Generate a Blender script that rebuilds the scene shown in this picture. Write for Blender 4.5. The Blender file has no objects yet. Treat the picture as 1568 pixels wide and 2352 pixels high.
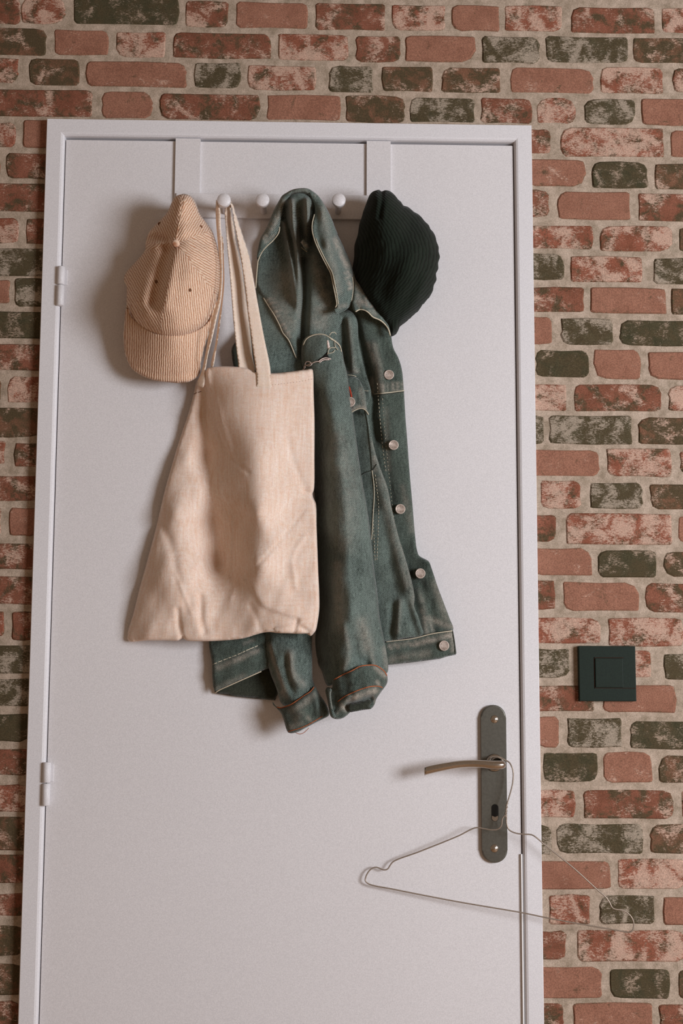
import bpy, bmesh, math, random
import numpy as np
from mathutils import Vector, Matrix
from mathutils.geometry import delaunay_2d_cdt

random.seed(7)
C = bpy.context.scene.collection
SC = bpy.context.scene

# ---------------------------------------------------------------- camera
W, H, FPX = 1568.0, 2352.0, 3266.667
yaw, pitch, roll = -0.0245, 0.1297, -0.0039
CAM = np.array([0.4776 - 0.4456, -2.2319, -0.8853 + 2.04])


def _rot(y, p, r):
    cy, sy = math.cos(y), math.sin(y)
    cp, sp = math.cos(p), math.sin(p)
    c, s = math.cos(r), math.sin(r)
    rz = np.array([[cy, -sy, 0], [sy, cy, 0], [0, 0, 1]])
    rx = np.array([[1, 0, 0], [0, cp, -sp], [0, sp, cp]])
    base = np.array([[1, 0, 0], [0, 0, 1], [0, 1, 0]], float)
    rr = np.array([[c, s, 0], [-s, c, 0], [0, 0, 1]])
    return rz @ rx @ base @ rr


M = _rot(yaw, pitch, roll)
RIGHT, UP, FWD = M[:, 0], M[:, 1], M[:, 2]
cam = bpy.data.cameras.new('camera')
camo = bpy.data.objects.new('camera', cam)
C.objects.link(camo)
cam.sensor_fit = 'VERTICAL'
cam.sensor_height = 36
cam.lens = 50
mw = Matrix.Identity(4)
for i in range(3):
    mw[i][0] = RIGHT[i]; mw[i][1] = UP[i]; mw[i][2] = -FWD[i]; mw[i][3] = CAM[i]
camo.matrix_world = mw
SC.camera = camo

# ---------------------------------------------------------------- light
SC.view_settings.view_transform = 'Standard'
SC.view_settings.look = 'None'
SC.view_settings.gamma = 1
SC.view_settings.use_curve_mapping = False
SC.view_settings.exposure = 0.0

world = bpy.data.worlds.new('room_light')
SC.world = world
world.use_nodes = True
bg = world.node_tree.nodes['Background']
bg.inputs[0].default_value = (1.0, 0.72, 0.52, 1)
bg.inputs[1].default_value = 0.20


def area(name, loc, target, size, power, col, size_y=None):
    l = bpy.data.lights.new(name, 'AREA')
    l.shape = 'RECTANGLE'
    l.size = size
    l.size_y = size_y or size
    l.energy = power
    l.color = col
    o = bpy.data.objects.new(name, l)
    C.objects.link(o)
    o.location = loc
    d = Vector(target) - Vector(loc)
    o.rotation_euler = d.to_track_quat('-Z', 'Y').to_euler()
    return o


area('window_daylight', (2.35, -2.25, 1.42), (0.0, 0, 1.40), 1.05, 91, (0.92, 0.945, 1.0), 1.05)


def P(px, py, dep):
    """world point seen at photo pixel (px,py) lying dep metres in front of the wall plane"""
    px = np.asarray(px, float); py = np.asarray(py, float); dep = np.asarray(dep, float)
    d = (np.multiply.outer((px - W / 2) / FPX, RIGHT) + np.multiply.outer((H / 2 - py) / FPX, UP) + FWD)
    t = (-dep - CAM[1]) / d[..., 1]
    return CAM + d * t[..., None]


def PV(px, py, dep):
    return Vector(P(px, py, dep))


# ---------------------------------------------------------------- helpers
def link_mesh(name, me, mat, parent=None, smooth=False):
    o = bpy.data.objects.new(name, me)
    C.objects.link(o)
    if mat:
        me.materials.append(mat)
    if smooth:
        for p in me.polygons:
            p.use_smooth = True
    if parent:
        o.parent = parent
        o.matrix_parent_inverse = Matrix.Translation(-parent_world(parent))
    return o


def parent_world(p):
    v = Vector(p.location)
    q = p
    while q.parent:
        q = q.parent
        v = Vector(p.location)
        break
    return v


def thing(name, label, cat, loc=(0, 0, 0), group=None, kind=None):
    o = bpy.data.objects.new(name, None)
    o.empty_display_size = 0.05
    C.objects.link(o)
    o.location = loc
    if label: o['label'] = label
    if cat: o['category'] = cat
    if group: o['group'] = group
    if kind: o['kind'] = kind
    return o


def finish_bm(name, bm, mat, parent=None, smooth=False):
    me = bpy.data.meshes.new(name)
    bmesh.ops.recalc_face_normals(bm, faces=bm.faces)
    bm.to_mesh(me)
    bm.free()
    return link_mesh(name, me, mat, parent, smooth)


def box(name, lo, hi, mat, parent=None, bevel=0.0, seg=2):
    bm = bmesh.new()
    bmesh.ops.create_cube(bm, size=1)
    for v in bm.verts:
        v.co = Vector([(lo[i] + hi[i]) / 2 + v.co[i] * (hi[i] - lo[i]) for i in range(3)])
    if bevel:
        bmesh.ops.bevel(bm, geom=bm.edges[:], offset=bevel, segments=seg, affect='EDGES', profile=0.6)
    return finish_bm(name, bm, mat, parent, smooth=False)


def prism_y(name, pts, y0, y1, mat, parent=None, bevel=0.0, seg=2, smooth=False):
    """pts: (x,z) outline extruded between y0 (front) and y1 (back)"""
    bm = bmesh.new()
    f = [bm.verts.new((x, y0, z)) for x, z in pts]
    b = [bm.verts.new((x, y1, z)) for x, z in pts]
    ff = bm.faces.new(f)
    bm.faces.new(b[::-1])
    n = len(pts)
    for i in range(n):
        bm.faces.new((f[i], b[i], b[(i + 1) % n], f[(i + 1) % n]))
    if bevel:
        es = [e for e in ff.edges]
        bmesh.ops.bevel(bm, geom=es, offset=bevel, segments=seg, affect='EDGES', profile=0.6)
    return finish_bm(name, bm, mat, parent, smooth)


def revolve_y(name, cx, cz, prof, mat, parent=None, seg=32, smooth=True, tilt=None):
    """prof: list of (radius, y) from back to front, axis along Y"""
    bm = bmesh.new()
    rings = []
    for r, y in prof:
        if r < 1e-6:
            rings.append([bm.verts.new((cx, y, cz))])
        else:
            rings.append([bm.verts.new((cx + r * math.cos(2 * math.pi * k / seg), y, cz + r * math.sin(2 * math.pi * k / seg))) for k in range(seg)])
    for a, b in zip(rings, rings[1:]):
        for k in range(seg):
            k2 = (k + 1) % seg
            if len(a) == 1:
                bm.faces.new((a[0], b[k2], b[k]))
            elif len(b) == 1:
                bm.faces.new((a[k], a[k2], b[0]))
            else:
                bm.faces.new((a[k], a[k2], b[k2], b[k]))
    return finish_bm(name, bm, mat, parent, smooth)


def tube_bm(bm, pts, rad, sides=6, closed=False, flat=1.0):
    pts = [Vector(p) for p in pts]
    n = len(pts)
    rings = []
    for i, p in enumerate(pts):
        t = (pts[min(i + 1, n - 1)] - pts[max(i - 1, 0)])
        if t.length < 1e-9: t = Vector((0, 0, 1))
        t.normalize()
        yv = Vector((0, -1, 0))
        s = t.cross(yv)
        if s.length < 1e-4: s = t.cross(Vector((1, 0, 0)))
        s.normalize()
        u = s.cross(t).normalized()
        r = rad[i] if hasattr(rad, '__len__') else rad
        rings.append([bm.verts.new(p + s * (r * math.cos(2 * math.pi * k / sides)) + u * (r * flat * math.sin(2 * math.pi * k / sides))) for k in range(sides)])
    for a, b in zip(rings, rings[1:]):
        for k in range(sides):
            k2 = (k + 1) % sides
            bm.faces.new((a[k], a[k2], b[k2], b[k]))
    bm.faces.new(rings[0][::-1])
    bm.faces.new(rings[-1])


def tube(name, pts, rad, mat, parent=None, sides=6, flat=1.0):
    bm = bmesh.new()
    tube_bm(bm, pts, rad, sides, flat=flat)
    return finish_bm(name, bm, mat, parent, True)


def catmull(pts, step, closed=False):
    pts = [np.array(p, float) for p in pts]
    n = len(pts)
    out = []
    rng = n if closed else n - 1
    for i in range(rng):
        p1, p2 = pts[i], pts[(i + 1) % n]
        p0 = pts[i - 1] if (closed or i > 0) else 2 * p1 - p2
        p3 = pts[(i + 2) % n] if (closed or i + 2 < n) else 2 * p2 - p1
        L = np.linalg.norm((p2 - p1)[:2])
        k = max(1, int(round(L / step)))
        # centripetal
        t01 = max(np.linalg.norm(p1 - p0), 1e-6) ** .5
        t12 = max(np.linalg.norm(p2 - p1), 1e-6) ** .5
        t23 = max(np.linalg.norm(p3 - p2), 1e-6) ** .5
        m1 = p2 - p1 + t12 * ((p1 - p0) / t01 - (p2 - p0) / (t01 + t12))
        m2 = p2 - p1 + t12 * ((p3 - p2) / t23 - (p3 - p1) / (t12 + t23))
        for j in range(k):
            t = j / k
            a = 2 * t ** 3 - 3 * t ** 2 + 1
            b = t ** 3 - 2 * t ** 2 + t
            c = -2 * t ** 3 + 3 * t ** 2
            d = t ** 3 - t ** 2
            out.append(a * p1 + b * m1 + c * p2 + d * m2)
    if not closed:
        out.append(pts[-1])
    return np.array(out)


def pdist(XY, poly, closed=False):
    """distance to a polyline and signed side (+ = left of travel on screen, y down)"""
    XY = np.asarray(XY, float)
    poly = np.asarray(poly, float)[:, :2]
    if closed:
        poly = np.vstack([poly, poly[:1]])
    best = np.full(len(XY), 1e18)
    sgn = np.ones(len(XY))
    for a, b in zip(poly, poly[1:]):
        ab = b - a
        L2 = ab @ ab
        if L2 < 1e-12: continue
        ap = XY - a
        t = np.clip((ap @ ab) / L2, 0, 1)
        q = ap - t[:, None] * ab
        d2 = (q ** 2).sum(1)
        cr = ab[0] * ap[:, 1] - ab[1] * ap[:, 0]
        m = d2 < best - 1e-9
        best = np.where(m, d2, best)
        sgn = np.where(m, np.where(cr > 0, -1, 1), sgn)
    return np.sqrt(best), sgn


def inside(XY, poly):
    x, y = XY[:, 0], XY[:, 1]
    r = np.zeros(len(XY), bool)
    n = len(poly)
    for i in range(n):
        x1, y1 = poly[i][:2]; x2, y2 = poly[(i + 1) % n][:2]
        c = ((y1 > y) != (y2 > y))
        with np.errstate(divide='ignore', invalid='ignore'):
            xi = (x2 - x1) * (y - y1) / (y2 - y1 + 1e-30) + x1
        r ^= c & (x < xi)
    return r


class TPS:
    """thin plate spline through (x,y,d) control points"""
    def __init__(s, pts, lam=0.0):
        p = np.array(pts, float)
        s.c = p[:, :2] / 100.0
        n = len(p)
        K = s.k(s.c, s.c) + lam * np.eye(n)
        Q = np.hstack([np.ones((n, 1)), s.c])
        A = np.zeros((n + 3, n + 3))
        A[:n, :n] = K; A[:n, n:] = Q; A[n:, :n] = Q.T
        s.w = np.linalg.lstsq(A, np.hstack([p[:, 2], np.zeros(3)]), rcond=None)[0]

    def k(s, a, b):
        r2 = ((a[:, None] - b[None]) ** 2).sum(-1)
        return 0.5 * r2 * np.log(r2 + 1e-12)

    def __call__(s, XY):
        q = XY / 100.0
        return s.k(q, s.c) @ s.w[:-3] + s.w[-3] + q @ s.w[-2:]


def wrinkle(XY, amp, wl, seed, ang=None, n=7):
    r = np.random.RandomState(seed)
    out = np.zeros(len(XY))
    for i in range(n):
        a = r.uniform(0, math.pi) if ang is None else ang + r.normal(0, .35)
        k = 2 * math.pi / (wl * r.uniform(.6, 1.6))
        out += np.sin((XY[:, 0] * math.cos(a) + XY[:, 1] * math.sin(a)) * k + r.uniform(0, 6.28))
    return out * amp / math.sqrt(n)


class Relief:
    """a cushion of cloth: an outline with real thickness, front surface shaped by folds"""
    def __init__(s, outline, base, thick=0.006, rim=6, folds=(), steps=(), fn=None, smooth=True, step=5, wear=(), backfold=0.0):
        s.step = step
        s.taper = 0
        s.poly = catmull(outline, step, True) if smooth else s.dens(outline, step)
        s.base = TPS(base) if isinstance(base, (list, tuple)) else (lambda XY, b=base: np.full(len(XY), b))
        s.thick = thick; s.rim = rim; s.fn = fn
        s.folds = [(catmull(f[0], 8), f[1], f[2]) for f in folds]
        s.steps = [(catmull(f[0], 8), f[1], f[2], f[3]) for f in steps]
        s.wear = [(catmull(f[0], 8), f[1], f[2]) for f in wear]

    def dens(s, pts, step):
        out = []
        for a, b in zip(pts, list(pts[1:]) + [pts[0]]):
            a = np.array(a, float); b = np.array(b, float)
            k = max(1, int(round(np.linalg.norm(b - a) / step)))
            for j in range(k):
                out.append(a + (b - a) * j / k)
        return np.array(out)

    def field(s, XY, folds=True):
        XY = np.asarray(XY, float)
        D = s.base(XY)
        if folds:
            for pl, amp, w in s.folds:
                d, _ = pdist(XY, pl)
                g = amp * np.exp(-(d / w) ** 2)
                if s.taper:
                    e = np.clip(np.linalg.norm(XY - pl[-1][:2], axis=1) / s.taper, 0, 1)
                    g = g * e * e * (3 - 2 * e)
                D = D + g
            for pl, amp, w, fall in s.steps:
                d, sg = pdist(XY, pl)
                D = D + amp / (1 + np.exp(-np.clip(sg * d / w, -30, 30))) * np.exp(-(d / fall) ** 2)
            if s.fn is not None:
                D = D + s.fn(XY)
        return D

    def prof(s, XY):
        d, _ = pdist(XY, s.poly, True)
        t = np.clip(d / s.rim, 0, 1)
        return np.sqrt(np.clip(1 - (1 - t) ** 2, 0, 1))

    def front(s, XY):
        XY = np.asarray(XY, float)
        pr = s.prof(XY)
        return s.field(XY) - s.thick / 2 + s.thick / 2 * pr

    def build(s, name, mat, parent=None, uvfn=None):
        st = s.step
        x0, y0 = s.poly.min(0); x1, y1 = s.poly.max(0)
        g = []
        yy = y0; r = 0
        while yy < y1:
            xs = np.arange(x0 + (st / 2 if r % 2 else 0), x1, st)
            g.append(np.stack([xs, np.full(len(xs), yy)], 1))
            yy += st * .87; r += 1
        g = np.vstack(g)
        g = g[inside(g, s.poly)]
        d, _ = pdist(g, s.poly, True)
        g = g[d > st * .45]
        pts = np.vstack([s.poly, g])
        nb = len(s.poly)
        ed = [(i, (i + 1) % nb) for i in range(nb)]
        res = delaunay_2d_cdt([Vector(p) for p in pts.tolist()], ed, [], 1, 1e-5)
        V = np.array([tuple(v) for v in res[0]])
        F = [tuple(f) for f in res[2]]
        cen = V[np.array(F)].mean(1)
        keep = inside(cen, s.poly)
        F = [f for f, k in zip(F, keep) if k]
        cnt = {}
        for f in F:
            for a, b in ((f[0], f[1]), (f[1], f[2]), (f[2], f[0])):
                cnt[(a, b)] = 1
        bnd = set()
        bedges = [(a, b) for (a, b) in cnt if (b, a) not in cnt]
        for a, b in bedges:
            bnd.add(a); bnd.add(b)
        isb = np.zeros(len(V), bool)
        isb[list(bnd)] = True
        pr = s.prof(V); pr[isb] = 0
        D = s.field(V)
        mid = D - s.thick / 2
        front = mid + s.thick / 2 * pr
        back = mid - s.thick / 2 * pr
        pf = P(V[:, 0], V[:, 1], front)
        idx = -np.ones(len(V), int)
        nb_i = np.where(~isb)[0]
        pb = P(V[nb_i, 0], V[nb_i, 1], back[nb_i])
        # keep the back directly behind the front (along Y), not along the view ray
        pb[:, 0] = pf[nb_i, 0]; pb[:, 2] = pf[nb_i, 2]
        idx[nb_i] = len(V) + np.arange(len(nb_i))
        idx[isb] = np.where(isb)[0]
        verts = np.vstack([pf, pb])
        # orientation: front triangles must face -Y
        a, b, c = F[0]
        nrm = np.cross(pf[b] - pf[a], pf[c] - pf[a])
        flip = nrm[1] > 0
        faces = []
        for f in F:
            q = f[::-1] if flip else f
            faces.append(q)
            r_ = tuple(int(idx[i]) for i in q[::-1])
            if set(r_) != set(q):
                faces.append(r_)
        me = bpy.data.meshes.new(name)
        me.from_pydata(verts.tolist(), [], faces)
        me.update()
        w = np.zeros(len(verts))
        for pl, amp, wd in s.wear:
            d, _ = pdist(V, pl)
            e = amp * np.exp(-(d / wd) ** 2)
            w[:len(V)] = np.maximum(w[:len(V)], e)
        for pl, amp, wd in s.folds:
            if amp > .003:
                d, _ = pdist(V, pl)
                w[:len(V)] = np.maximum(w[:len(V)], .32 * np.exp(-(d / (wd * .7)) ** 2))
        at = me.attributes.new('wear', 'FLOAT', 'POINT')
        at.data.foreach_set('value', w.astype(np.float32))
        if uvfn is not None:
            full = np.vstack([V, V[nb_i]])
            uv = me.uv_layers.new(name='ribs')
            lv = np.zeros(len(me.loops), int)
            me.loops.foreach_get('vertex_index', lv)
            cenf = np.array([full[list(p.vertices)].mean(0) for p in me.polygons])
            lt = np.zeros(len(me.polygons), int)
            me.polygons.foreach_get('loop_total', lt)
            cl = np.repeat(cenf, lt, axis=0)
            u = uvfn(full[lv], cl)
            data = np.zeros((len(lv), 2)); data[:, 0] = u; data[:, 1] = full[lv][:, 1] / 50
            uv.data.foreach_set('uv', data.ravel())
        return link_mesh(name, me, mat, parent, True)

    def curve(s, pts, lift=0.0004, step=4):
        q = catmull(pts, step)
        d = s.front(q[:, :2]) + lift
        return P(q[:, 0], q[:, 1], d)


def ladder(a, b, n, along, amp=.95, wd=3.0):
    """row of small faded ticks crossing a seam"""
    out = []
    for k in range(n):
        t = k / max(1, n - 1)
        x = a[0] + (b[0] - a[0]) * t; y = a[1] + (b[1] - a[1]) * t
        out.append(([(x - along[0], y - along[1]), (x + along[0], y + along[1])], amp * (.75 + .25 * math.sin(k * 2.3)), wd))
    return out


def seam(rel, pts, rad, mat, parent, name='seam', lift=0.0004, flat=.7):
    return tube(name, rel.curve(pts, lift), rad, mat, parent, 6, flat)


def stitches(rel, pts, mat, parent, dash=6, gap=3, rad=0.0005, name='stitching'):
    q = catmull(pts, 1.5)
    d = rel.front(q) + 0.0003
    w = P(q[:, 0], q[:, 1], d)
    bm = bmesh.new()
    acc = 0; cur = []
    L = np.r_[0, np.cumsum(np.linalg.norm(np.diff(q, axis=0), axis=1))]
    for i in range(len(q)):
        ph = L[i] % (dash + gap)
        if ph < dash:
            cur.append(w[i])
        else:
            if len(cur) > 1: tube_bm(bm, cur, rad, 4)
            cur = []
    if len(cur) > 1: tube_bm(bm, cur, rad, 4)
    return finish_bm(name, bm, mat, parent, True)


# ---------------------------------------------------------------- materials
class NT:
    def __init__(s, name):
        s.m = bpy.data.materials.new(name)
        s.m.use_nodes = True
        s.t = s.m.node_tree
        s.b = s.t.nodes['Principled BSDF']

    def n(s, typ, **kw):
        nd = s.t.nodes.new(typ)
        for k, v in kw.items():
            if k in nd.inputs.keys() if hasattr(nd.inputs, 'keys') else False:
                nd.inputs[k].default_value = v
            else:
                setattr(nd, k, v)
        return nd

    def l(s, a, b):
        s.t.links.new(a, b)

    def pos(s):
        return s.n('ShaderNodeNewGeometry').outputs['Position']

    def noise(s, vec, scale, detail=3, rough=.55, dist=0.0):
        nd = s.n('ShaderNodeTexNoise')
        nd.inputs['Scale'].default_value = scale
        nd.inputs['Detail'].default_value = detail
        nd.inputs['Roughness'].default_value = rough
        nd.inputs['Distortion'].default_value = dist
        s.l(vec, nd.inputs['Vector'])
        return nd.outputs['Fac']

    def ramp(s, fac, stops):
        nd = s.n('ShaderNodeValToRGB')
        cr = nd.color_ramp
        while len(cr.elements) < len(stops): cr.elements.new(.5)
        for e, (p, c) in zip(cr.elements, stops):
            e.position = p
            e.color = (c, c, c, 1) if not hasattr(c, '__len__') else (*c, 1)
        s.l(fac, nd.inputs['Fac'])
        return nd.outputs['Color']

    def mix(s, fac, a, b, mode='MIX'):
        nd = s.n('ShaderNodeMix', data_type='RGBA', blend_type=mode)
        for sock, v in ((nd.inputs[0], fac), (nd.inputs[6], a), (nd.inputs[7], b)):
            if hasattr(v, 'is_output') or isinstance(v, bpy.types.NodeSocket):
                s.l(v, sock)
            elif hasattr(v, '__len__'):
                sock.default_value = (*v, 1)
            else:
                sock.default_value = v
        return nd.outputs[2]

    def math(s, op, a, b=0.0, clamp=False):
        nd = s.n('ShaderNodeMath', operation=op, use_clamp=clamp)
        for sock, v in ((nd.inputs[0], a), (nd.inputs[1], b)):
            if isinstance(v, bpy.types.NodeSocket): s.l(v, sock)
            else: sock.default_value = v
        return nd.outputs[0]

    def mapping(s, vec, rot=(0, 0, 0), sc=(1, 1, 1)):
        nd = s.n('ShaderNodeMapping')
        nd.inputs['Rotation'].default_value = rot
        nd.inputs['Scale'].default_value = sc
        s.l(vec, nd.inputs['Vector'])
        return nd.outputs[0]

    def bump(s, h, strength=.3, dist=.001, prev=None):
        nd = s.n('ShaderNodeBump')
        nd.inputs['Strength'].default_value = strength
        nd.inputs['Distance'].default_value = dist
        s.l(h, nd.inputs['Height'])
        if prev is not None: s.l(prev, nd.inputs['Normal'])
        return nd.outputs[0]

    def out(s, col=None, rough=.8, metal=0, normal=None, spec=.3, sheen=0.0, rough_s=None):
        if col is not None:
            if isinstance(col, bpy.types.NodeSocket): s.l(col, s.b.inputs['Base Color'])
            else: s.b.inputs['Base Color'].default_value = (*col, 1)
        s.b.inputs['Roughness'].default_value = rough
        s.b.inputs['Metallic'].default_value = metal
        s.b.inputs['Specular IOR Level'].default_value = spec
        if sheen:
            s.b.inputs['Sheen Weight'].default_value = sheen
            s.b.inputs['Sheen Roughness'].default_value = .5
        if normal is not None: s.l(normal, s.b.inputs['Normal'])
        return s.m


def grainy(n, col, amp=.10, scale=900):
    """fine speckle of the surface"""
    g = n.noise(n.pos(), scale, 2, .7)
    r = n.ramp(g, [(.36, 1 - amp), (.64, 1 + 0.0)])
    return n.mix(1.0, col, r, 'MULTIPLY')


def mat_paint(name, col, rough=.55, bump=.08):
    n = NT(name)
    p = n.pos()
    big = n.noise(p, 2.5, 2)
    c = n.mix(n.ramp(big, [(.3, 0.0), (.7, 1.0)]), tuple(x * .97 for x in col), col)
    c = grainy(n, c, .16, 700)
    h = n.noise(p, 420, 3)
    return n.out(c, rough, 0, n.bump(h, bump, .0006), .35)


def mat_denim(name, dark, mid, light=(.50, .44, .37), amt=.5):
    n = NT(name)
    p = n.pos()
    wr = n.n('ShaderNodeAttribute'); wr.attribute_name = 'wear'
    tw = n.n('ShaderNodeTexWave', wave_type='BANDS', bands_direction='X')
    tw.inputs['Scale'].default_value = 165
    tw.inputs['Distortion'].default_value = 1.2
    tw.inputs['Detail'].default_value = 1
    tw.inputs['Detail Scale'].default_value = 3
    n.l(n.mapping(p, (0, math.radians(-42), 0)), tw.inputs['Vector'])
    patch = n.noise(p, 9, 4, .6)
    spk = n.noise(p, 380, 3, .75)
    slub = n.noise(n.mapping(p, (0, 0, 0), (1, 1, .15)), 330, 3, .7)
    f = n.math('ADD', n.math('MULTIPLY', patch, .55), n.math('MULTIPLY', slub, .6))
    f = n.math('ADD', f, n.math('MULTIPLY', tw.outputs['Fac'], .27))
    f = n.math('ADD', f, n.math('MULTIPLY', spk, .35))
    base = n.ramp(f, [(.60, dark), (.97, mid)])
    wn = n.noise(p, 70, 4, .75)
    wf = n.math('MULTIPLY', wr.outputs['Fac'], n.ramp(wn, [(.32, 0.25), (.58, 1.0)]))
    col = n.mix(wf, base, light)
    col = grainy(n, col, .45, 600)
    h = n.math('ADD', n.math('MULTIPLY', tw.outputs['Fac'], .5), spk)
    b = n.bump(h, .55, .0007)
    b = n.bump(n.noise(p, 45, 3, .6), .35, .004, b)
    return n.out(col, .92, 0, b, .15, .25)


def mat_plain(name, col, rough=.7, metal=0, spec=.3, amp=.15, bscale=500, bs=.15):
    n = NT(name)
    c = grainy(n, n.mix(0.0, col, col), amp, bscale)
    return n.out(c, rough, metal, n.bump(n.noise(n.pos(), bscale, 2), bs, .0005), spec)


def mat_canvas(name, col, col2):
    n = NT(name)
    p = n.pos()
    st = n.noise(n.mapping(p, (0, 0, 0), (1, 1, .06)), 260, 3, .7)
    st2 = n.noise(n.mapping(p, (0, 0, 0), (.08, 1, 1)), 300, 3, .7)
    f = n.math('ADD', n.math('MULTIPLY', st, .6), n.math('MULTIPLY', st2, .4))
    c = n.mix(n.ramp(f, [(.35, 0.0), (.65, 1.0)]), col2, col)
    c = grainy(n, c, .14, 700)
    b = n.bump(f, .3, .0006)
    cr = n.noise(n.mapping(p, (0, 0, 0), (1, 1, .6)), 16, 4, .55, 1.2)
    b = n.bump(cr, .22, .005, b)
    m = n.out(c, .95, 0, b, .1, .15)
    return m


def mat_cord(name, hi, lo, bscale=1.0):
    n = NT(name)
    uv = n.n('ShaderNodeUVMap'); uv.uv_map = 'ribs'
    sep = n.n('ShaderNodeSeparateXYZ'); n.l(uv.outputs[0], sep.inputs[0])
    jit = n.math('MULTIPLY', n.noise(n.pos(), 90, 3), 1.1)
    u = n.math('ADD', sep.outputs['X'], jit)
    s_ = n.math('SINE', n.math('MULTIPLY', u, 2 * math.pi))
    f = n.math('ADD', n.math('MULTIPLY', s_, .5), .5)
    spk = n.noise(n.pos(), 420, 3, .7)
    f2 = n.math('ADD', n.math('MULTIPLY', f, .75), n.math('MULTIPLY', spk, .35))
    c = n.mix(n.ramp(f2, [(.18, 0.0), (.50, 1.0)]), lo, hi)
    c = grainy(n, c, .2, 650)
    b = n.bump(f2, .8, .0012 * bscale)
    return n.out(c, .95, 0, b, .1, .3)


def mat_brick(name, c1, c2, white=.3, dark=.3, wcol=(.70, .48, .37), dcol=(.10, .075, .04)):
    n = NT(name)
    oi = n.n('ShaderNodeObjectInfo')
    cmb = n.n('ShaderNodeCombineXYZ')
    r = n.math('MULTIPLY', oi.outputs['Random'], 37.0)
    n.l(r, cmb.inputs[0]); n.l(n.math('MULTIPLY', r, 1.7), cmb.inputs[2])
    ad = n.n('ShaderNodeVectorMath', operation='ADD')
    n.l(n.pos(), ad.inputs[0]); n.l(cmb.outputs[0], ad.inputs[1])
    p = ad.outputs[0]
    lowf = n.noise(p, 28, 4, .65)
    col = n.mix(n.ramp(lowf, [(.35, 0.0), (.65, 1.0)]), c1, c2)
    fine = n.noise(p, 240, 4, .8)
    if dark > 0:
        dn = n.math('ADD', n.math('MULTIPLY', n.noise(p, 34, 5, .65, .4), .8), n.math('MULTIPLY', fine, .2))
        t = .66 - dark * .35
        col = n.mix(n.ramp(dn, [(t - .04, 0.0), (t + .06, .92)]), col, dcol)
    if white > 0:
        reg = n.noise(p, 30, 3, .55, .6)
        st = n.noise(n.mapping(p, (0, math.radians(30), 0), (.8, 1.0, 1.9)), 300, 5, .85, .5)
        # crumbly streaks that thicken where the region noise is high
        k = n.math('ADD', n.math('MULTIPLY', n.math('SUBTRACT', reg, .5), .95), st)
        t = .79 - white * .40
        col = n.mix(n.ramp(k, [(t - .03, 0.0), (t + .055, .82)]), col, wcol)
    at = n.n('ShaderNodeAttribute'); at.attribute_name = 'rim'
    e = n.math('ADD', n.math('MULTIPLY', at.outputs['Fac'], .62), n.math('MULTIPLY', n.noise(p, 120, 4, .75), .8))
    col = n.mix(n.ramp(e, [(.66, 0.0), (.80, .55)]), col, (.12, .095, .05))
    col = n.mix(n.ramp(e, [(.84, 0.0), (.98, .95)]), col, (.47, .36, .27))
    col = grainy(n, col, .38, 520)
    h = n.math('ADD', fine, n.math('MULTIPLY', lowf, .6))
    return n.out(col, .92, 0, n.bump(h, .3, .001), .12)


def mat_mortar():
    n = NT('mortar')
    p = n.pos()
    a = n.noise(p, 45, 4, .7)
    c = n.mix(n.ramp(a, [(.35, 0.0), (.62, 1.0)]), (.36, .28, .205), (.60, .475, .375))
    d = n.noise(p, 22, 4, .7)
    c = n.mix(n.ramp(d, [(.58, 0.0), (.72, .55)]), c, (.22, .185, .12))
    c = grainy(n, c, .3, 500)
    return n.out(c, .95, 0, n.bump(n.noise(p, 260, 4, .7), .5, .001), .1)


M_DOOR = mat_paint('door_paint', (.80, .772, .782))
M_FRAME = mat_paint('frame_paint', (.82, .80, .82), .45)
M_RACK = mat_paint('rack_paint', (.80, .77, .78), .4, .03)
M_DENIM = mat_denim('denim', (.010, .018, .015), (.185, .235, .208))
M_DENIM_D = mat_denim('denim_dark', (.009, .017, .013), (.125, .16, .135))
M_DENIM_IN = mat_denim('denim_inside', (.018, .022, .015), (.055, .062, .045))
M_THREAD = mat_plain('cream_thread', (.62, .55, .42), .8)
M_THREAD_O = mat_plain('orange_thread', (.42, .12, .045), .8)
M_THREAD_W = mat_plain('white_fray', (.75, .62, .56), .9)
M_RED = mat_plain('red_thread', (.45, .05, .02), .8)
M_BUTTON = mat_plain('button_metal', (.66, .55, .48), .5, .35, .5, .25, 350, .3)
M_TOTE = mat_canvas('cotton_canvas', (.93, .79, .69), (.82, .58, .44))
M_TOTE_H = mat_canvas('cotton_tape', (.93, .78, .67), (.86, .67, .53))
M_CORD = mat_cord('corduroy', (.90, .66, .49), (.50, .22, .11))
M_KNIT = mat_cord('dark_knit', (.013, .019, .013), (.006, .008, .005), .7)
M_KNIT.node_tree.nodes['Principled BSDF'].inputs['Sheen Weight'].default_value = .06
for m_ in (M_TOTE, M_TOTE_H, M_CORD):
    b_ = m_.node_tree.nodes['Principled BSDF']
    b_.inputs['Subsurface Weight'].default_value = .12
    b_.inputs['Subsurface Radius'].default_value = (1.0, .42, .2)
    b_.inputs['Subsurface Scale'].default_value = .006
M_STEEL = mat_plain('brushed_steel', (.19, .185, .16), .33, .85, .5, .15, 300, .06)
M_STEEL_L = mat_plain('polished_steel', (.62, .56, .50), .22, 1.0, .5, .1, 300, .03)
M_WIRE = mat_plain('galvanised_wire', (.40, .33, .27), .4, .6, .5)
M_BLACK = mat_plain('black_plastic', (.010, .020, .013), .6, 0, .2, .3, 500, .05)
M_GAP = mat_plain('shadow_gap', (.22, .15, .10), .9)
M_HOLE = mat_plain('keyhole_dark', (.01, .008, .006), .9)
M_GROOVE = mat_plain('groove', (.035, .018, .012), .9, 0, .1)
M_EYE = mat_plain('eyelet_thread', (.22, .10, .05), .9)

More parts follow.
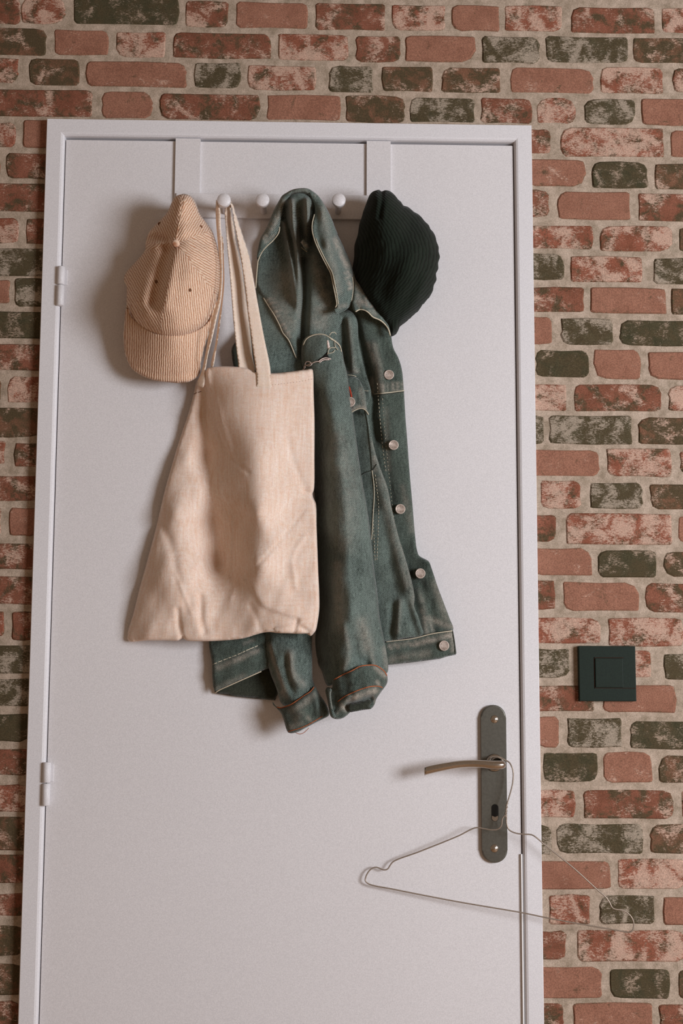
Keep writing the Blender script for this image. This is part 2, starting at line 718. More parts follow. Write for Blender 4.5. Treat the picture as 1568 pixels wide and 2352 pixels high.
BR = {
    'p': mat_brick('brick_plain', (.41, .195, .13), (.33, .15, .098), .22, .08),
    'w': mat_brick('brick_whitened', (.37, .13, .08), (.25, .09, .052), .78, .36),
    'r': mat_brick('brick_red', (.32, .125, .078), (.22, .085, .05), .50, .40),
    'b': mat_brick('brick_brown', (.26, .125, .075), (.165, .092, .052), .42, .56),
    'd': mat_brick('brick_dark', (.125, .098, .055), (.085, .072, .040), .66, .6, wcol=(.50, .41, .32)),
    'g': mat_brick('brick_darkest', (.098, .08, .044), (.066, .060, .032), .46, .5, wcol=(.48, .36, .27)),
}
M_MORTAR = mat_mortar()

# ---------------------------------------------------------------- wall, door, frame
FD = 0.016   # frame face in front of the wall plane
LD = 0.009   # leaf face
xl = (P(106.3, 271, FD)[0] + P(41.5, 2352, FD)[0]) / 2
xr = (P(1218.4, 287, FD)[0] + P(1252, 2352, FD)[0]) / 2
zt = (P(106.3, 271, FD)[2] + P(1218.4, 287.2, FD)[2]) / 2
lxl = (P(152, 318, LD)[0] + P(89.6, 2352, LD)[0]) / 2
lxr = (P(1177, 328, LD)[0] + P(1201, 2280, LD)[0]) / 2
lzt = (P(152, 324, LD)[2] + P(1177, 331, LD)[2]) / 2

wall = thing('wall_back', 'wall papered with an aged red brick and pale mortar print around the white door', None, (0, 0, 0), kind='structure')  # brick wallpaper print, modelled as raised bricks and mortar
WXL, WXR, WZT = -1.35, 1.35, 2.62
# mortar bed is three slabs around the door opening
for nm, lo, hi in (('mortar', (WXL, 0.0, 0), (xl + .02, .10, WZT)),
                   ('mortar', (xr - .02, 0.0, 0), (WXR, .10, WZT)),
                   ('mortar', (xl + .02, 0.0, zt - .02), (xr - .02, .10, WZT))):
    box(nm, lo, hi, M_MORTAR, wall)  # stands in for the mortar printed on the wallpaper

brick_rows = """
A|-60,48,-8,55,r;48,152,-8,54,w;167,411,-8,56,g;425,525,0,62,r;541,708,2,65,p;723,887,5,69,r;900,1023,8,70,w;1035,1148,10,71,p;1157,1293,10,71,w;1309,1505,14,75,r;1519,1640,16,75,w
B|-60,108,61,127,b;122,249,65,126,p;265,381,70,131,w;396,622,73,133,r;637,801,76,137,w;815,921,80,142,r;928,1092,80,142,p;1106,1241,81,144,d;1252,1444,81,143,d;1453,1640,85,146,b
C|-60,43,131,190,w;64,183,132,195,b;197,429,140,199,p;444,553,141,202,d;568,726,148,207,w;754,857,149,211,d;876,994,150,210,b;1013,1149,153,212,b;1171,1365,153,214,p;1379,1525,152,215,w;1545,1680,155,212,r
D|-60,214,203,267,r;231,352,207,272,p;365,597,213,274,r;611,783,216,276,p;792,932,217,281,b;940,1092,222,281,d;1102,1224,222,283,r;1232,1323,222,284,w;1341,1460,226,285,d;1472,1620,225,287,p
R1|1195,1267,293,353,r;1287,1525,292,360,w;1538,1640,297,361,p
R2|1195,1345,364,428,p;1359,1489,370,431,g;1504,1640,375,434,b
R3|1195,1262,434,498,r;1280,1449,438,504,p;1464,1640,442,508,r
R4|1195,1363,515,572,w;1377,1545,517,577,w;1557,1690,520,578,b
R5|1195,1295,580,642,d;1309,1475,587,648,w;1500,1640,592,652,d
R6|1195,1343,658,717,r;1355,1532,659,720,p;1540,1680,660,723,b
R7|1195,1268,725,790,p;1287,1409,729,792,d;1421,1640,733,795,g
R8|1228,1354,802,867,g;1363,1473,800,871,p;1487,1640,808,871,p
R9|1200,1303,880,944,w;1317,1522,881,946,r;1534,1680,884,945,w
R10|1200,1250,954,1021,d;1260,1453,952,1021,d;1465,1640,956,1020,b
R11|1200,1379,1031,1094,p;1392,1543,1028,1096,w;1560,1680,1035,1090,r
R12|1200,1229,1103,1165,r;1241,1336,1102,1169,w;1354,1478,1107,1169,d;1491,1640,1110,1171,b
R13|1205,1278,1181,1244,r;1298,1546,1178,1252,w;1557,1690,1183,1250,p
R14|1205,1362,1257,1324,p;1373,1508,1263,1327,g;1523,1640,1265,1327,b
R15|1205,1275,1332,1400,r;1291,1470,1335,1405,p;1482,1640,1338,1408,r
R16|1205,1381,1418,1480,w;1395,1570,1418,1485,w
R17|1205,1310,1488,1558,d;1326,1497,1492,1557,w;1524,1660,1500,1562,d
R18|1205,1364,1574,1636,r;1383,1554,1572,1638,p
R19|1205,1285,1645,1718,p;1301,1430,1648,1718,d;1444,1640,1655,1722,g
R20|1246,1375,1727,1798,g;1384,1500,1726,1800,p;1512,1640,1733,1801,b
R21|1210,1322,1813,1881,w;1339,1550,1813,1883,r
R22|1210,1267,1893,1966,d;1277,1478,1890,1963,d;1491,1640,1893,1962,b
R23|1210,1404,1977,2044,p;1417,1575,1972,2044,w
R24|1215,1247,2055,2122,p;1260,1357,2055,2125,w;1376,1506,2057,2124,d;1523,1660,2060,2127,p
R25|1215,1302,2137,2205,r;1325,1575,2134,2212,w
R26|1215,1384,2219,2296,p;1400,1540,2225,2296,g;1557,1680,2227,2296,b
R27|1215,1297,2303,2375,r;1315,1500,2303,2375,p;1513,1650,2306,2377,r
L1|-60,38,278,338,w;51,130,272,340,p
L2|-60,1,350,408,p;12,125,350,411,r
L3|-60,122,418,486,r
L4|-60,44,498,558,w;59,120,500,561,r
L5|-60,115,568,634,d
L6|-60,23,640,697,p;31,112,637,705,d
L7|-60,110,713,777,g
L8|-60,108,790,851,r
L9|-60,3,862,925,b;15,105,862,925,w
L10|-60,102,934,1004,b
L11|-60,12,1010,1066,w;31,100,1015,1073,r
L12|-60,98,1090,1151,r
L13|-60,4,1165,1232,w;20,95,1165,1232,p
L14|-60,92,1247,1309,r
L15|-60,90,1322,1390,r
L16|-60,10,1402,1462,w;25,85,1404,1471,r
L17|-60,84,1480,1548,d
L18|-60,80,1556,1625,d
L19|-60,76,1638,1705,g
L20|-60,73,1718,1782,r
L21|-60,70,1800,1866,w
L22|-60,68,1876,1955,b
L23|-60,64,1962,2030,r
L24|-60,60,2050,2108,r
L25|-60,57,2125,2198,b
L26|-60,55,2214,2288,b
L27|-60,52,2298,2370,r
"""
rb = random.Random(3)


def make_brick(x0, x1, z0, z1, ty):
    """irregular brick, its face proud of the mortar"""
    w, h = x1 - x0, z1 - z0
    c = min(w, h)
    cx, cz = (x0 + x1) / 2, (z0 + z1) / 2
    j = lambda s=.0016: rb.uniform(-s, s)
    x0 -= .0010; x1 += .0010; z0 -= .0010; z1 += .0010
    pts = []
    for sx, sz in ((-1, -1), (1, -1), (1, 1), (-1, 1)):
        k = (.07 + .30 * rb.random() ** 2.2) * c
        kx = k * rb.uniform(.7, 1.4); kz = k * rb.uniform(.7, 1.3)
        X, Z = (x1 if sx > 0 else x0), (z1 if sz > 0 else z0)
        a = (X, Z - sz * kz); m = (X - sx * kx * .3, Z - sz * kz * .3); b = (X - sx * kx, Z)
        tri = [a, m, b] if sx * sz > 0 else [b, m, a]
        for q in tri:
            pts.append((q[0] + j(.0010), q[1] + j(.0008)))
        nx, nz = ((cx, z0), (x1, cz), (cx, z1), (x0, cz))[len(pts) // 4]
        pts.append((nx + j(.002), nz + j()))
    proud = rb.uniform(.0012, .0026)
    ins = .0040
    V = [(x, .002, z) for x, z in pts]
    for x, z in pts:
        sx = max(0, abs(x - cx) - ins) * (1 if x > cx else -1)
        sz = max(0, abs(z - cz) - ins) * (1 if z > cz else -1)
        V.append((cx + sx, -proud, cz + sz))
    n = 16
    F = [(i, (i + 1) % n, n + (i + 1) % n, n + i) for i in range(n)]
    F.append(tuple(n + i for i in range(n)))
    me = bpy.data.meshes.new('brick')
    me.from_pydata(V, [], F)
    me.update()
    at = me.attributes.new('rim', 'FLOAT', 'POINT')
    at.data.foreach_set('value', [1.0] * n + [.25] * n)
    return link_mesh('brick', me, BR[ty], wall)


ext = {}
for line in brick_rows.strip().split('\n'):
    nm, rest = line.split('|')
    row = []
    for it in rest.split(';'):
        a, b, c, d, ty = it.split(',')
        a, b, c, d = map(float, (a, b, c, d))
        pl = P(a, (c + d) / 2, .003); prr = P(b, (c + d) / 2, .003)
        pt = P((a + b) / 2, c, .003); pb = P((a + b) / 2, d, .003)
        row.append([pl[0], prr[0], pb[2], pt[2], ty])
    side = nm[0]
    for r in row:
        if side == 'L' or (side in 'ABCD' and r is row[0]):
            pass
        # keep bricks out of the door opening; their ends run behind the frame
        if r[2] < zt:
            if r[0] < 0: r[1] = min(r[1], xl + .012)
            else: r[0] = max(r[0], xr - .012)
        if r[1] - r[0] > .006:
            make_brick(*r)
    ext[nm] = row


def random_run(x0, x1, z0, z1, left):
    x = x0
    while x < x1 - .03:
        w = rb.choice((.075, .085, .11, .12, .165))
        make_brick(x, min(x + w, x1), z0 + rb.uniform(-.001, .001), z1 + rb.uniform(-.001, .001), rb.choice('prwbdgrw'))
        x += w + .010


# a margin of bricks past the edges of the photograph
for nm, row in ext.items():
    z0 = sum(r[2] for r in row) / len(row); z1 = sum(r[3] for r in row) / len(row)
    if nm[0] in 'LABCD':
        xe = min(r[0] for r in row)
        random_run(xe - .010 - .125, xe - .010, z0, z1, True)
    if nm[0] in 'RABCD':
        xe = max(r[1] for r in row)
        random_run(xe + .010, xe + .13, z0, z1, False)
za = max(r[3] for r in ext['A'])
for k in range(2):
    z0 = za + .010 + k * .053
    random_run(-.72, .74, z0, z0 + .043, True)

# floor
nf = NT('floor_boards')
pv = nf.pos()
wv = nf.noise(nf.mapping(pv, (0, 0, 0), (.15, 1, 1)), 40, 5, .6)
nf.out(nf.mix(wv, (.30, .18, .10), (.52, .34, .20)), .5)
fl = box('floor', (-1.8, -3.2, -.05), (1.8, .1, 0), nf.m)
fl['kind'] = 'structure'

# door frame: three mitred members with a rounded inner edge
trim = thing('trim_1', 'white painted door frame set into the brick-papered wall', None, (0, 0, 0), kind='structure')
lip = .0035


def frame_member(name, a, b, c, d):
    """quad a,b (outer) c,d (inner) in (x,z)"""
    bm = bmesh.new()
    O = [Vector((a[0], 0, a[1])), Vector((b[0], 0, b[1]))]
    I = [Vector((c[0], 0, c[1])), Vector((d[0], 0, d[1]))]
    prof = [(0.0, .004), (0.0, -FD + .002), (.0015, -FD), (1.0 - .20, -FD), (1 - .10, -FD + .0012), (1 - .03, -FD + .0042), (1.0, -FD + .009), (1.0, .03)]
    rings = []
    for e in (0, 1):
        o, i = O[e], I[1 - e]
        L = (i - o)
        ring = []
        for t, y in prof:
            tt = t if t > .01 or t == 0 else t / L.length
            q = o + L * tt
            ring.append(bm.verts.new((q.x, y, q.z)))
        rings.append(ring)
    for k in range(len(prof) - 1):
        bm.faces.new((rings[0][k], rings[0][k + 1], rings[1][k + 1], rings[1][k]))
    bm.faces.new(rings[0]); bm.faces.new(rings[1][::-1])
    bm.faces.new((rings[0][0], rings[1][0], rings[1][-1], rings[0][-1]))
    return finish_bm(name, bm, M_FRAME, trim, False)


ixl, ixr, izt = lxl - .0013, lxr + .0016, lzt + .0045
frame_member('jamb', (xl, 0), (xl, zt), (ixl, izt), (ixl, 0))
frame_member('jamb', (xr, zt), (xr, 0), (ixr, 0), (ixr, izt))
frame_member('head', (xl, zt), (xr, zt), (ixr, izt), (ixl, izt))
box('rebate', (xl + .02, .006, 0), (lxl + .001, .045, zt - .01), M_GAP, trim)
box('rebate', (lxr - .001, .000, 0), (xr - .02, .045, zt - .01), M_GAP, trim)
box('rebate', (xl + .02, .030, 0), (xr - .02, .045, zt - .01), M_GAP, trim)

door = thing('door_1', 'plain white flush door, closed, with steel handle plate', None, (0, 0, 0), kind='structure')
box('leaf', (lxl, -LD, .008), (lxr, .028, lzt), M_DOOR, door, .0012, 2)

# white strip painted as light leaking through the lower latch side gap
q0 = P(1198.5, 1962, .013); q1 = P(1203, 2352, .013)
box('light_leak_strip', (lxr - .0012, -.0128, .01), (lxr + .0010, -.006, q0[2]), mat_paint('leak_white', (.95, .95, .95)), trim)

# hinges: two knuckles each
for (px, ya, yb, ym) in ((139.5, 611, 701, 653), (107, 1751, 1851, 1799)):
    hx, _, hz1 = P(px, ya, .020)
    hz0 = P(px, yb, .020)[2]; hm = P(px, ym, .020)[2]
    hg = thing('hinge', None, None, (0, 0, 0)); del_me = None
    hg.parent = door
    for a, b in ((hz0, hm - .0006), (hm + .0006, hz1)):
        bm = bmesh.new()
        r = .0062
        n = 16
        rings = []
        for z, rr in ((a, r * .8), (a + .0012, r), (b - .0012, r), (b, r * .8)):
            rings.append([bm.verts.new((hx + rr * math.cos(6.2832 * k / n), -.0165 + rr * math.sin(6.2832 * k / n), z)) for k in range(n)])
        for q, s2 in zip(rings, rings[1:]):
            for k in range(n):
                bm.faces.new((q[k], q[(k + 1) % n], s2[(k + 1) % n], s2[k]))
        bm.faces.new(rings[0][::-1]); bm.faces.new(rings[-1])
        finish_bm('knuckle', bm, M_FRAME, hg, True)
    box('hinge_leaf', (hx + .002, -LD - .0012, hm + .002), (hx + .0095, -LD + .001, hz1 - .003), M_FRAME, hg, .0004, 1)

# ---------------------------------------------------------------- handle plate
hp0 = P(1132, 1619, .013); hp1 = P(1137, 1982, .013)
hx = (P(1132.5, 1700, .013)[0] + P(1136, 1950, .013)[0]) / 2
hw = (P(1163, 1800, .013)[0] - P(1105, 1800, .013)[0]) / 2
zt_, zb_ = hp0[2], hp1[2]
pts = [(hx + hw * math.cos(a), zt_ - hw + hw * math.sin(a)) for a in np.linspace(0, math.pi, 17)]
pts += [(hx + hw * math.cos(a), zb_ + hw + hw * math.sin(a)) for a in np.linspace(math.pi, 2 * math.pi, 17)]
hdl = thing('door_handle', None, None, (0, 0, 0)); hdl.parent = door
prism_y('handle_plate', pts, -LD - .0065, -LD + .001, M_STEEL, hdl, .0022, 3)
yp = -LD - .0065
for py in (1652, 1949):
    s = P(1135.5, py, .0165)
    revolve_y('screw', s[0], s[2], [(.0062, yp + .001), (.0062, yp - .0002), (.0045, yp - .0004), (.0036, yp - .0012), (.002, yp - .0018), (0, yp - .002)], M_STEEL_L, hdl, 24)
kz1 = P(1136.5, 1847, .0165)[2]; kz0 = P(1136.5, 1887, .0165)[2]
kx = P(1136.5, 1866, .0165)[0]; kr = .0054
kp = [(kx + kr * math.cos(a), kz1 - kr + kr * math.sin(a)) for a in np.linspace(0, math.pi, 9)]
kp += [(kx + kr * math.cos(a), kz0 + kr + kr * math.sin(a)) for a in np.linspace(math.pi, 2 * math.pi, 9)]
prism_y('keyhole', kp, yp - .0003, yp + .002, M_HOLE, hdl)
kp2 = [(kx + kr * .9 * math.cos(a), kz0 + kr + kr * .9 * math.sin(a)) for a in np.linspace(math.pi, 2 * math.pi, 9)] + [(kx + kr * .85, kz0 + kr * 1.6), (kx, kz0 + kr * 1.25), (kx - kr * .85, kz0 + kr * 1.6)]
prism_y('lock_face', kp2, yp - .0006, yp + .001, M_STEEL_L, hdl)
nk = P(1136, 1752, .018)
ncx, ncz = P(1140, 1757, .045)[0], P(1140, 1757, .045)[2]
revolve_y('collar_ring', nk[0], nk[2], [(.0135, yp + .001), (.0135, yp - .002), (.012, yp - .004), (.0095, yp - .0045), (.0085, -.030), (.0085, -.046)], M_STEEL_L, hdl, 28)
# lever: a flattened bar sweeping left and sagging a little
lv = [(1161, 1756.5, .050, 5.5), (1156, 1756.5, .052, 8.5), (1145, 1757, .053, 10), (1130, 1757, .053, 10), (1110, 1755, .052, 9.2), (1080, 1754, .050, 8.6), (1050, 1756, .049, 8.6), (1020, 1761, .048, 9), (995, 1766, .047, 9.5), (974, 1771, .046, 9.8)]
bm = bmesh.new()
rings = []
q = catmull([np.array(v) for v in lv], 5)
for x, y, d, r in q:
    c = P(x, y, d); rr = r * .00068
    ring = []
    for k in range(16):
        a = 2 * math.pi * k / 16
        # two soft facets with a ridge running along the middle
        rad = 1.0 if math.sin(a) < 0 else 1.0
        ring.append(bm.verts.new((c[0] + (-.0006 * math.cos(a) * 0), c[1] - rr * .75 * math.sin(a) - (.0012 if k == 4 else 0), c[2] + rr * math.cos(a))))
    rings.append(ring)
for a, b in zip(rings, rings[1:]):
    for k in range(16):
        bm.faces.new((a[k], a[(k + 1) % 16], b[(k + 1) % 16], b[k]))
bm.faces.new(rings[0][::-1]); bm.faces.new(rings[-1])
finish_bm('lever', bm, M_STEEL_L, hdl, True)

# ---------------------------------------------------------------- light switch
sw0 = P(1328.5, 1483.5, .009); sw1 = P(1462, 1611, .009)
sws = thing('light_switch', 'square matt black light switch on the brick-papered wall right of the door', 'light switch', ((sw0[0] + sw1[0]) / 2, 0, (sw0[2] + sw1[2]) / 2))
X0, X1 = (sw0[0] + P(1329.5, 1612, .009)[0]) / 2, (P(1457, 1482, .009)[0] + sw1[0]) / 2
Z1, Z0 = sw0[2], sw1[2]
box('cover_plate', (X0, -.0105, Z0), (X1, .003, Z1), M_BLACK, sws, .0012, 2)
a = P(1366, 1512, .012); b = P(1431, 1579, .012)
box('rocker', (a[0], -.0128, b[2]), (b[0], -.009, a[2]), M_BLACK, sws, .0009, 2)
for lo, hi in (((a[0] - .0016, -.0109, b[2] - .0016), (a[0] - .0004, -.0102, a[2] + .0016)),
               ((a[0] - .0016, -.0109, a[2] + .0004), (b[0] + .0016, -.0102, a[2] + .0016)),
               ((a[0] - .0016, -.0109, b[2] - .0016), (X1 - .001, -.0102, b[2] - .0006))):
    box('frame_groove', lo, hi, M_GROOVE, sws)

# ---------------------------------------------------------------- hook rack
rackD0, rackD1 = LD + .0005, LD + .0075
rk = thing('over_door_hook_rack', 'white over-door hook rack with a row of round pegs', 'hook rack', (0, -LD, P(650, 470, .02)[2]))
rz0 = (P(475, 500, rackD1)[2] + P(827, 503, rackD1)[2]) / 2
rz1 = P(650, 446, rackD1)[2]
rx0 = P(404, 460, rackD1)[0]; rx1 = P(899, 460, rackD1)[0]
box('board', (rx0, -rackD1, rz0), (rx1, -rackD0, rz1), M_RACK, rk, .0012, 2)
for pa, pb in ((402, 459), (842, 897)):
    sx0 = P(pa, 380, LD + .006)[0]; sx1 = P(pb, 380, LD + .006)[0]
    bm = bmesh.new()
    # flat strap that folds back over the top of the leaf
    prof = [(-LD - .0035 - .001, rz1 - .012), (-LD - .0045, lzt + .0028), (.02, lzt + .0028), (.02, lzt + .0006), (-LD - .0006, lzt + .0006), (-LD - .0006, rz1 - .012)]
    A = [bm.verts.new((sx0, y, z)) for y, z in prof]; B = [bm.verts.new((sx1, y, z)) for y, z in prof]
    bm.faces.new(A); bm.faces.new(B[::-1])
    for i in range(6):
        bm.faces.new((A[i], A[(i + 1) % 6], B[(i + 1) % 6], B[i]))
    finish_bm('door_strap', bm, M_RACK, rk)
pegs = {}
for i, px in enumerate((425, 514, 603, 690, 778, 866)):
    pc = P(px, 459, .072)
    pegs[i] = pc
    R = .0106
    prof = [(.0052, -rackD1 + .001), (.0048, -.058), (.0056, -.061), (R * .94, -.0630), (R, -.0645), (R, -.0722), (R * .95, -.0732), (0, -.0735)]
    revolve_y('peg', pc[0], pc[2], prof, M_RACK, rk, 32)

# ---------------------------------------------------------------- denim jacket
jk = thing('denim_jacket', 'worn blue denim jacket with metal buttons hanging from the middle of the rack', 'jacket', tuple(pegs[3]))

# placket front (furthest right)
plk = Relief([(800, 640), (830, 661), (848, 687), (868, 714), (884, 730), (893, 745), (898, 771), (903, 799), (914, 821), (922, 846), (926, 880), (928, 910), (931, 960), (935, 1010), (940, 1080), (947, 1160), (952, 1220), (957, 1262), (962, 1276), (974, 1283), (984, 1289), (991, 1306), (1005, 1348), (1020, 1388), (1032, 1420), (1040, 1447),
              (1000, 1458), (950, 1467), (880, 1480), (872, 1350), (850, 1150), (825, 960), (800, 820)],
             [(800, 640, .045), (850, 690, .05), (893, 745, .035), (870, 800, .030), (900, 860, .034), (925, 880, .030), (935, 1010, .030), (900, 1020, .036), (870, 1020, .026), (950, 1220, .030), (915, 1170, .035), (880, 1150, .022),
              (985, 1290, .042), (962, 1317, .038), (940, 1340, .028), (1040, 1447, .036), (960, 1440, .034), (880, 1470, .030), (800, 820, .022), (825, 960, .020), (850, 1150, .020)],
             .005, 6,
             folds=[([(812, 725), (828, 790), (842, 850), (858, 915), (856, 960), (866, 1010)], -.011, 9), ([(858, 790), (870, 840), (878, 900)], .006, 11), ([(884, 930), (888, 1000), (893, 1080), (900, 1150)], -.0015, 4), ([(866, 967), (876, 1020), (888, 1088)], -.0015, 4),
                    ([(962, 1360), (972, 1395), (978, 1450)], .004, 10), ([(968, 1340), (975, 1380)], -.003, 7), ([(935, 1400), (945, 1430), (952, 1462)], .004, 7), ([(915, 1420), (935, 1462)], -.004, 8),
                    ([(988, 1380), (996, 1450)], -.002, 8)],
             fn=lambda q: wrinkle(q, .0008, 60, 5), step=5,
             wear=ladder((868, 890), (924, 886), 6, (.5, 7), .9, 3.2) + [([(860, 904), (890, 900), (928, 895)], .4, 4), ([(853, 870), (858, 900)], .7, 4), ([(864, 862), (868, 900)], .6, 3),
                   ([(846, 790), (866, 850), (873, 900)], .5, 6), ([(982, 1420), (1036, 1440)], .6, 7), ([(970, 1400), (980, 1455)], .6, 6), ([(985, 1415), (994, 1450)], .5, 4), ([(1000, 1340), (1030, 1440)], .35, 10),
                   ([(887, 940), (893, 1080)], .25, 5), ([(947, 1220), (925, 1120)], .25, 8)])
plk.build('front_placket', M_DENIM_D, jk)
seam(plk, [(858, 905), (890, 902), (928, 897)], .0008, M_THREAD, jk)
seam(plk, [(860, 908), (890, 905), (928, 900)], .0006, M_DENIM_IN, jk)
stitches(plk, [(866, 880), (872, 960), (880, 1040), (886, 1085)], M_THREAD, jk)
stitches(plk, [(878, 915), (884, 1000), (893, 1090), (906, 1200), (925, 1280)], M_THREAD, jk, 5, 4, .0004)
# hem band right
hem = Relief([(893, 1472), (950, 1464), (991, 1454), (1040, 1447), (1044, 1470), (1048, 1500), (1046, 1504), (1030, 1507), (1011, 1513), (950, 1521), (893, 1527), (870, 1529), (868, 1476)],
             [(868, 1476, .034), (950, 1466, .038), (1040, 1450, .042), (1046, 1502, .038), (950, 1520, .036), (870, 1528, .032), (1018, 1483, .044)], .006, 5, smooth=False,
             fn=lambda q: wrinkle(q, .0009, 40, 8), step=5,
             folds=[([(940, 1490), (980, 1480), (1000, 1470)], -.003, 8)],
             wear=ladder((896, 1486), (1030, 1462), 10, (3, 3), .8, 4) + [([(895, 1484), (930, 1478)], .4, 5), ([(950, 1480), (1000, 1468), (1035, 1458)], .8, 6), ([(1040, 1495), (1036, 1460)], .6, 5), ([(900, 1515), (980, 1500)], .35, 10)])
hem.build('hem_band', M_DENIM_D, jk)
seam(hem, [(886, 1474), (950, 1466), (991, 1456), (1038, 1449)], .0009, M_THREAD, jk)
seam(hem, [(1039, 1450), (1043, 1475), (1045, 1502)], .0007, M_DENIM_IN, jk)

# body front with the chest pocket
body = Relief([(770, 715), (800, 712), (818, 730), (824, 790), (838, 850), (852, 905), (843, 935), (846, 960), (857, 1020), (872, 1072), (889, 1118), (900, 1170), (913, 1225), (930, 1280), (944, 1330), (952, 1372), (951, 1392), (960, 1415), (968, 1440), (972, 1456), (930, 1466), (880, 1474), (780, 1478), (740, 1300), (730, 1000), (735, 800)],
              [(770, 715, .048), (812, 720, .046), (820, 800, .040), (850, 905, .038), (842, 945, .042), (857, 1020, .044), (889, 1118, .046), (913, 1225, .048), (944, 1330, .050), (951, 1392, .048), (900, 1465, .042), (860, 1250, .040), (830, 1000, .036), (790, 800, .030), (880, 1350, .036), (740, 1000, .02), (740, 1300, .02), (830, 1200, .03), (920, 1440, .046)],
              .006, 7, fn=lambda q: wrinkle(q, .0008, 70, 15),
              folds=[([(800, 735), (805, 800), (812, 850)], .008, 9), ([(788, 740), (795, 830)], -.006, 9), ([(885, 1180), (898, 1290), (915, 1370)], -.004, 14), ([(870, 1100), (905, 1250), (935, 1350)], .004, 12),
                     ([(903, 1390), (902, 1430), (898, 1465)], -.006, 9), ([(918, 1380), (915, 1420), (912, 1450)], .005, 8), ([(935, 1390), (944, 1420), (955, 1455)], -.004, 8)], step=5,
              wear=[([(857, 1020), (889, 1118), (913, 1225), (944, 1330), (951, 1392)], .30, 10), ([(800, 853), (820, 853)], .5, 5), ([(858, 1050), (862, 1080)], .5, 6)])
body.build('front_panel', M_DENIM, jk)
pk_l = [(838, 940), (844, 975), (848, 1010), (852, 1050), (854, 1080)]
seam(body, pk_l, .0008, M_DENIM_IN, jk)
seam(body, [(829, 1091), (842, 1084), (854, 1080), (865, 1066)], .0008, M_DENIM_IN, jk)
seam(body, [(854, 1080), (858, 1110), (859, 1136), (856, 1190), (853, 1240)], .0007, M_THREAD, jk)
stitches(body, [(861, 1090), (866, 1130), (869, 1160), (868, 1220), (865, 1289)], M_THREAD, jk, 6, 2, .0005)
stitches(body, [(856, 1170), (858, 1230), (861, 1290)], M_THREAD, jk, 6, 2, .0005)
seam(body, [(796, 861), (808, 862), (818, 865)], .0007, M_THREAD, jk)
seam(body, [(829, 893), (836, 897), (846, 898)], .0004, M_THREAD, jk)
# pocket flap
flap = Relief([(796, 868), (820, 868), (832, 885), (840, 910), (842, 935), (847, 949), (848, 952), (844, 954), (838, 944), (826, 940), (806, 950), (790, 958), (786, 900)],
              [(796, 868, .046), (830, 885, .050), (846, 950, .052), (790, 955, .046), (820, 910, .053)], .005, 5, step=4,
              wear=[([(806, 943), (826, 934), (838, 938)], .8, 4), ([(828, 895), (836, 930)], .4, 6)])
flap.build('pocket_flap', M_DENIM, jk)
seam(flap, [(804, 949), (815, 942), (830, 938), (839, 942), (846, 952)], .0008, M_THREAD, jk)
tube('pocket_tab', flap.curve([(801, 888), (804, 898), (807, 912)], .0006), .0014, M_RED, jk, 6, .5)

# back of the jacket, seen from inside the collar, with its gathers
back = Relief([(587, 655), (590, 610), (600, 560), (625, 500), (655, 452), (690, 440), (725, 455), (755, 520), (780, 590), (800, 660), (800, 712), (776, 760), (778, 800), (770, 860), (700, 900), (640, 905), (597, 890), (592, 780)],
              [(587, 655, .030), (640, 470, .060), (690, 445, .086), (690, 462, .090), (690, 485, .082), (740, 470, .066), (604, 560, .030), (628, 570, .026), (612, 630, .024), (780, 590, .040), (800, 712, .040), (610, 680, .036), (655, 640, .046), (690, 600, .040), (730, 640, .056), (758, 690, .056), (640, 760, .050), (600, 860, .040), (690, 860, .032), (740, 750, .052), (770, 790, .040), (740, 800, .040), (700, 520, .050), (640, 520, .030)],
              .010, 9, fn=lambda q: wrinkle(q, .0007, 50, 25),
              folds=[([(670, 465), (672, 510), (680, 560), (686, 630), (688, 730)], .026, 7), ([(705, 462), (706, 500), (702, 555)], .024, 6.5), ([(689, 480), (691, 530), (696, 590)], -.012, 5),
                     ([(656, 475), (652, 520), (655, 560)], -.020, 9), ([(652, 512), (660, 560), (670, 610), (683, 730)], .017, 6), ([(718, 480), (715, 560), (711, 610)], -.016, 6),
                     ([(636, 535), (622, 580), (610, 625)], -.006, 17), ([(696, 600), (698, 680), (695, 760), (693, 850)], -.024, 10), ([(722, 590), (734, 640), (738, 690)], .010, 20), ([(712, 520), (722, 600)], -.004, 8),
                     ([(748, 640), (762, 690)], -.008, 8)],
              steps=[([(604, 680), (622, 712), (640, 746), (658, 776), (672, 800), (682, 830), (684, 880)], .007, 2.5, 60)], step=4.5,
              wear=ladder((616, 688), (660, 764), 9, (4, -2), 1.0, 4.0) + ladder((628, 686), (644, 712), 4, (2, -1), .9, 3.5) + [([(618, 690), (640, 728)], .3, 6), ([(660, 640), (650, 700), (660, 740)], .35, 26), ([(735, 620), (742, 690), (735, 740)], .45, 22), ([(660, 765), (666, 775)], .7, 4),
                    ([(672, 462), (677, 530), (686, 610)], .35, 6), ([(703, 462), (702, 540)], .3, 6), ([(655, 530), (670, 600)], .3, 5), ([(697, 555), (706, 568)], .7, 5)])
back.step = 3.6
back.taper = 75
back.build('back_yoke', M_DENIM, jk)
seam(back, [(605, 684), (616, 702), (630, 724), (641, 745), (650, 765), (662, 780), (670, 797), (677, 815), (680, 822)], .0009, M_THREAD, jk)
seam(back, [(691, 567), (697, 573), (705, 578)], .0008, M_THREAD, jk)
# hanging loop label stitched below the collar
lab = Relief([(690, 556), (696, 549), (707, 560), (706, 577), (700, 573)], .066, .003, 3, smooth=False, step=3, wear=[([(692, 556), (705, 565)], .8, 4)])
lab.build('hanger_loop', M_DENIM, jk)

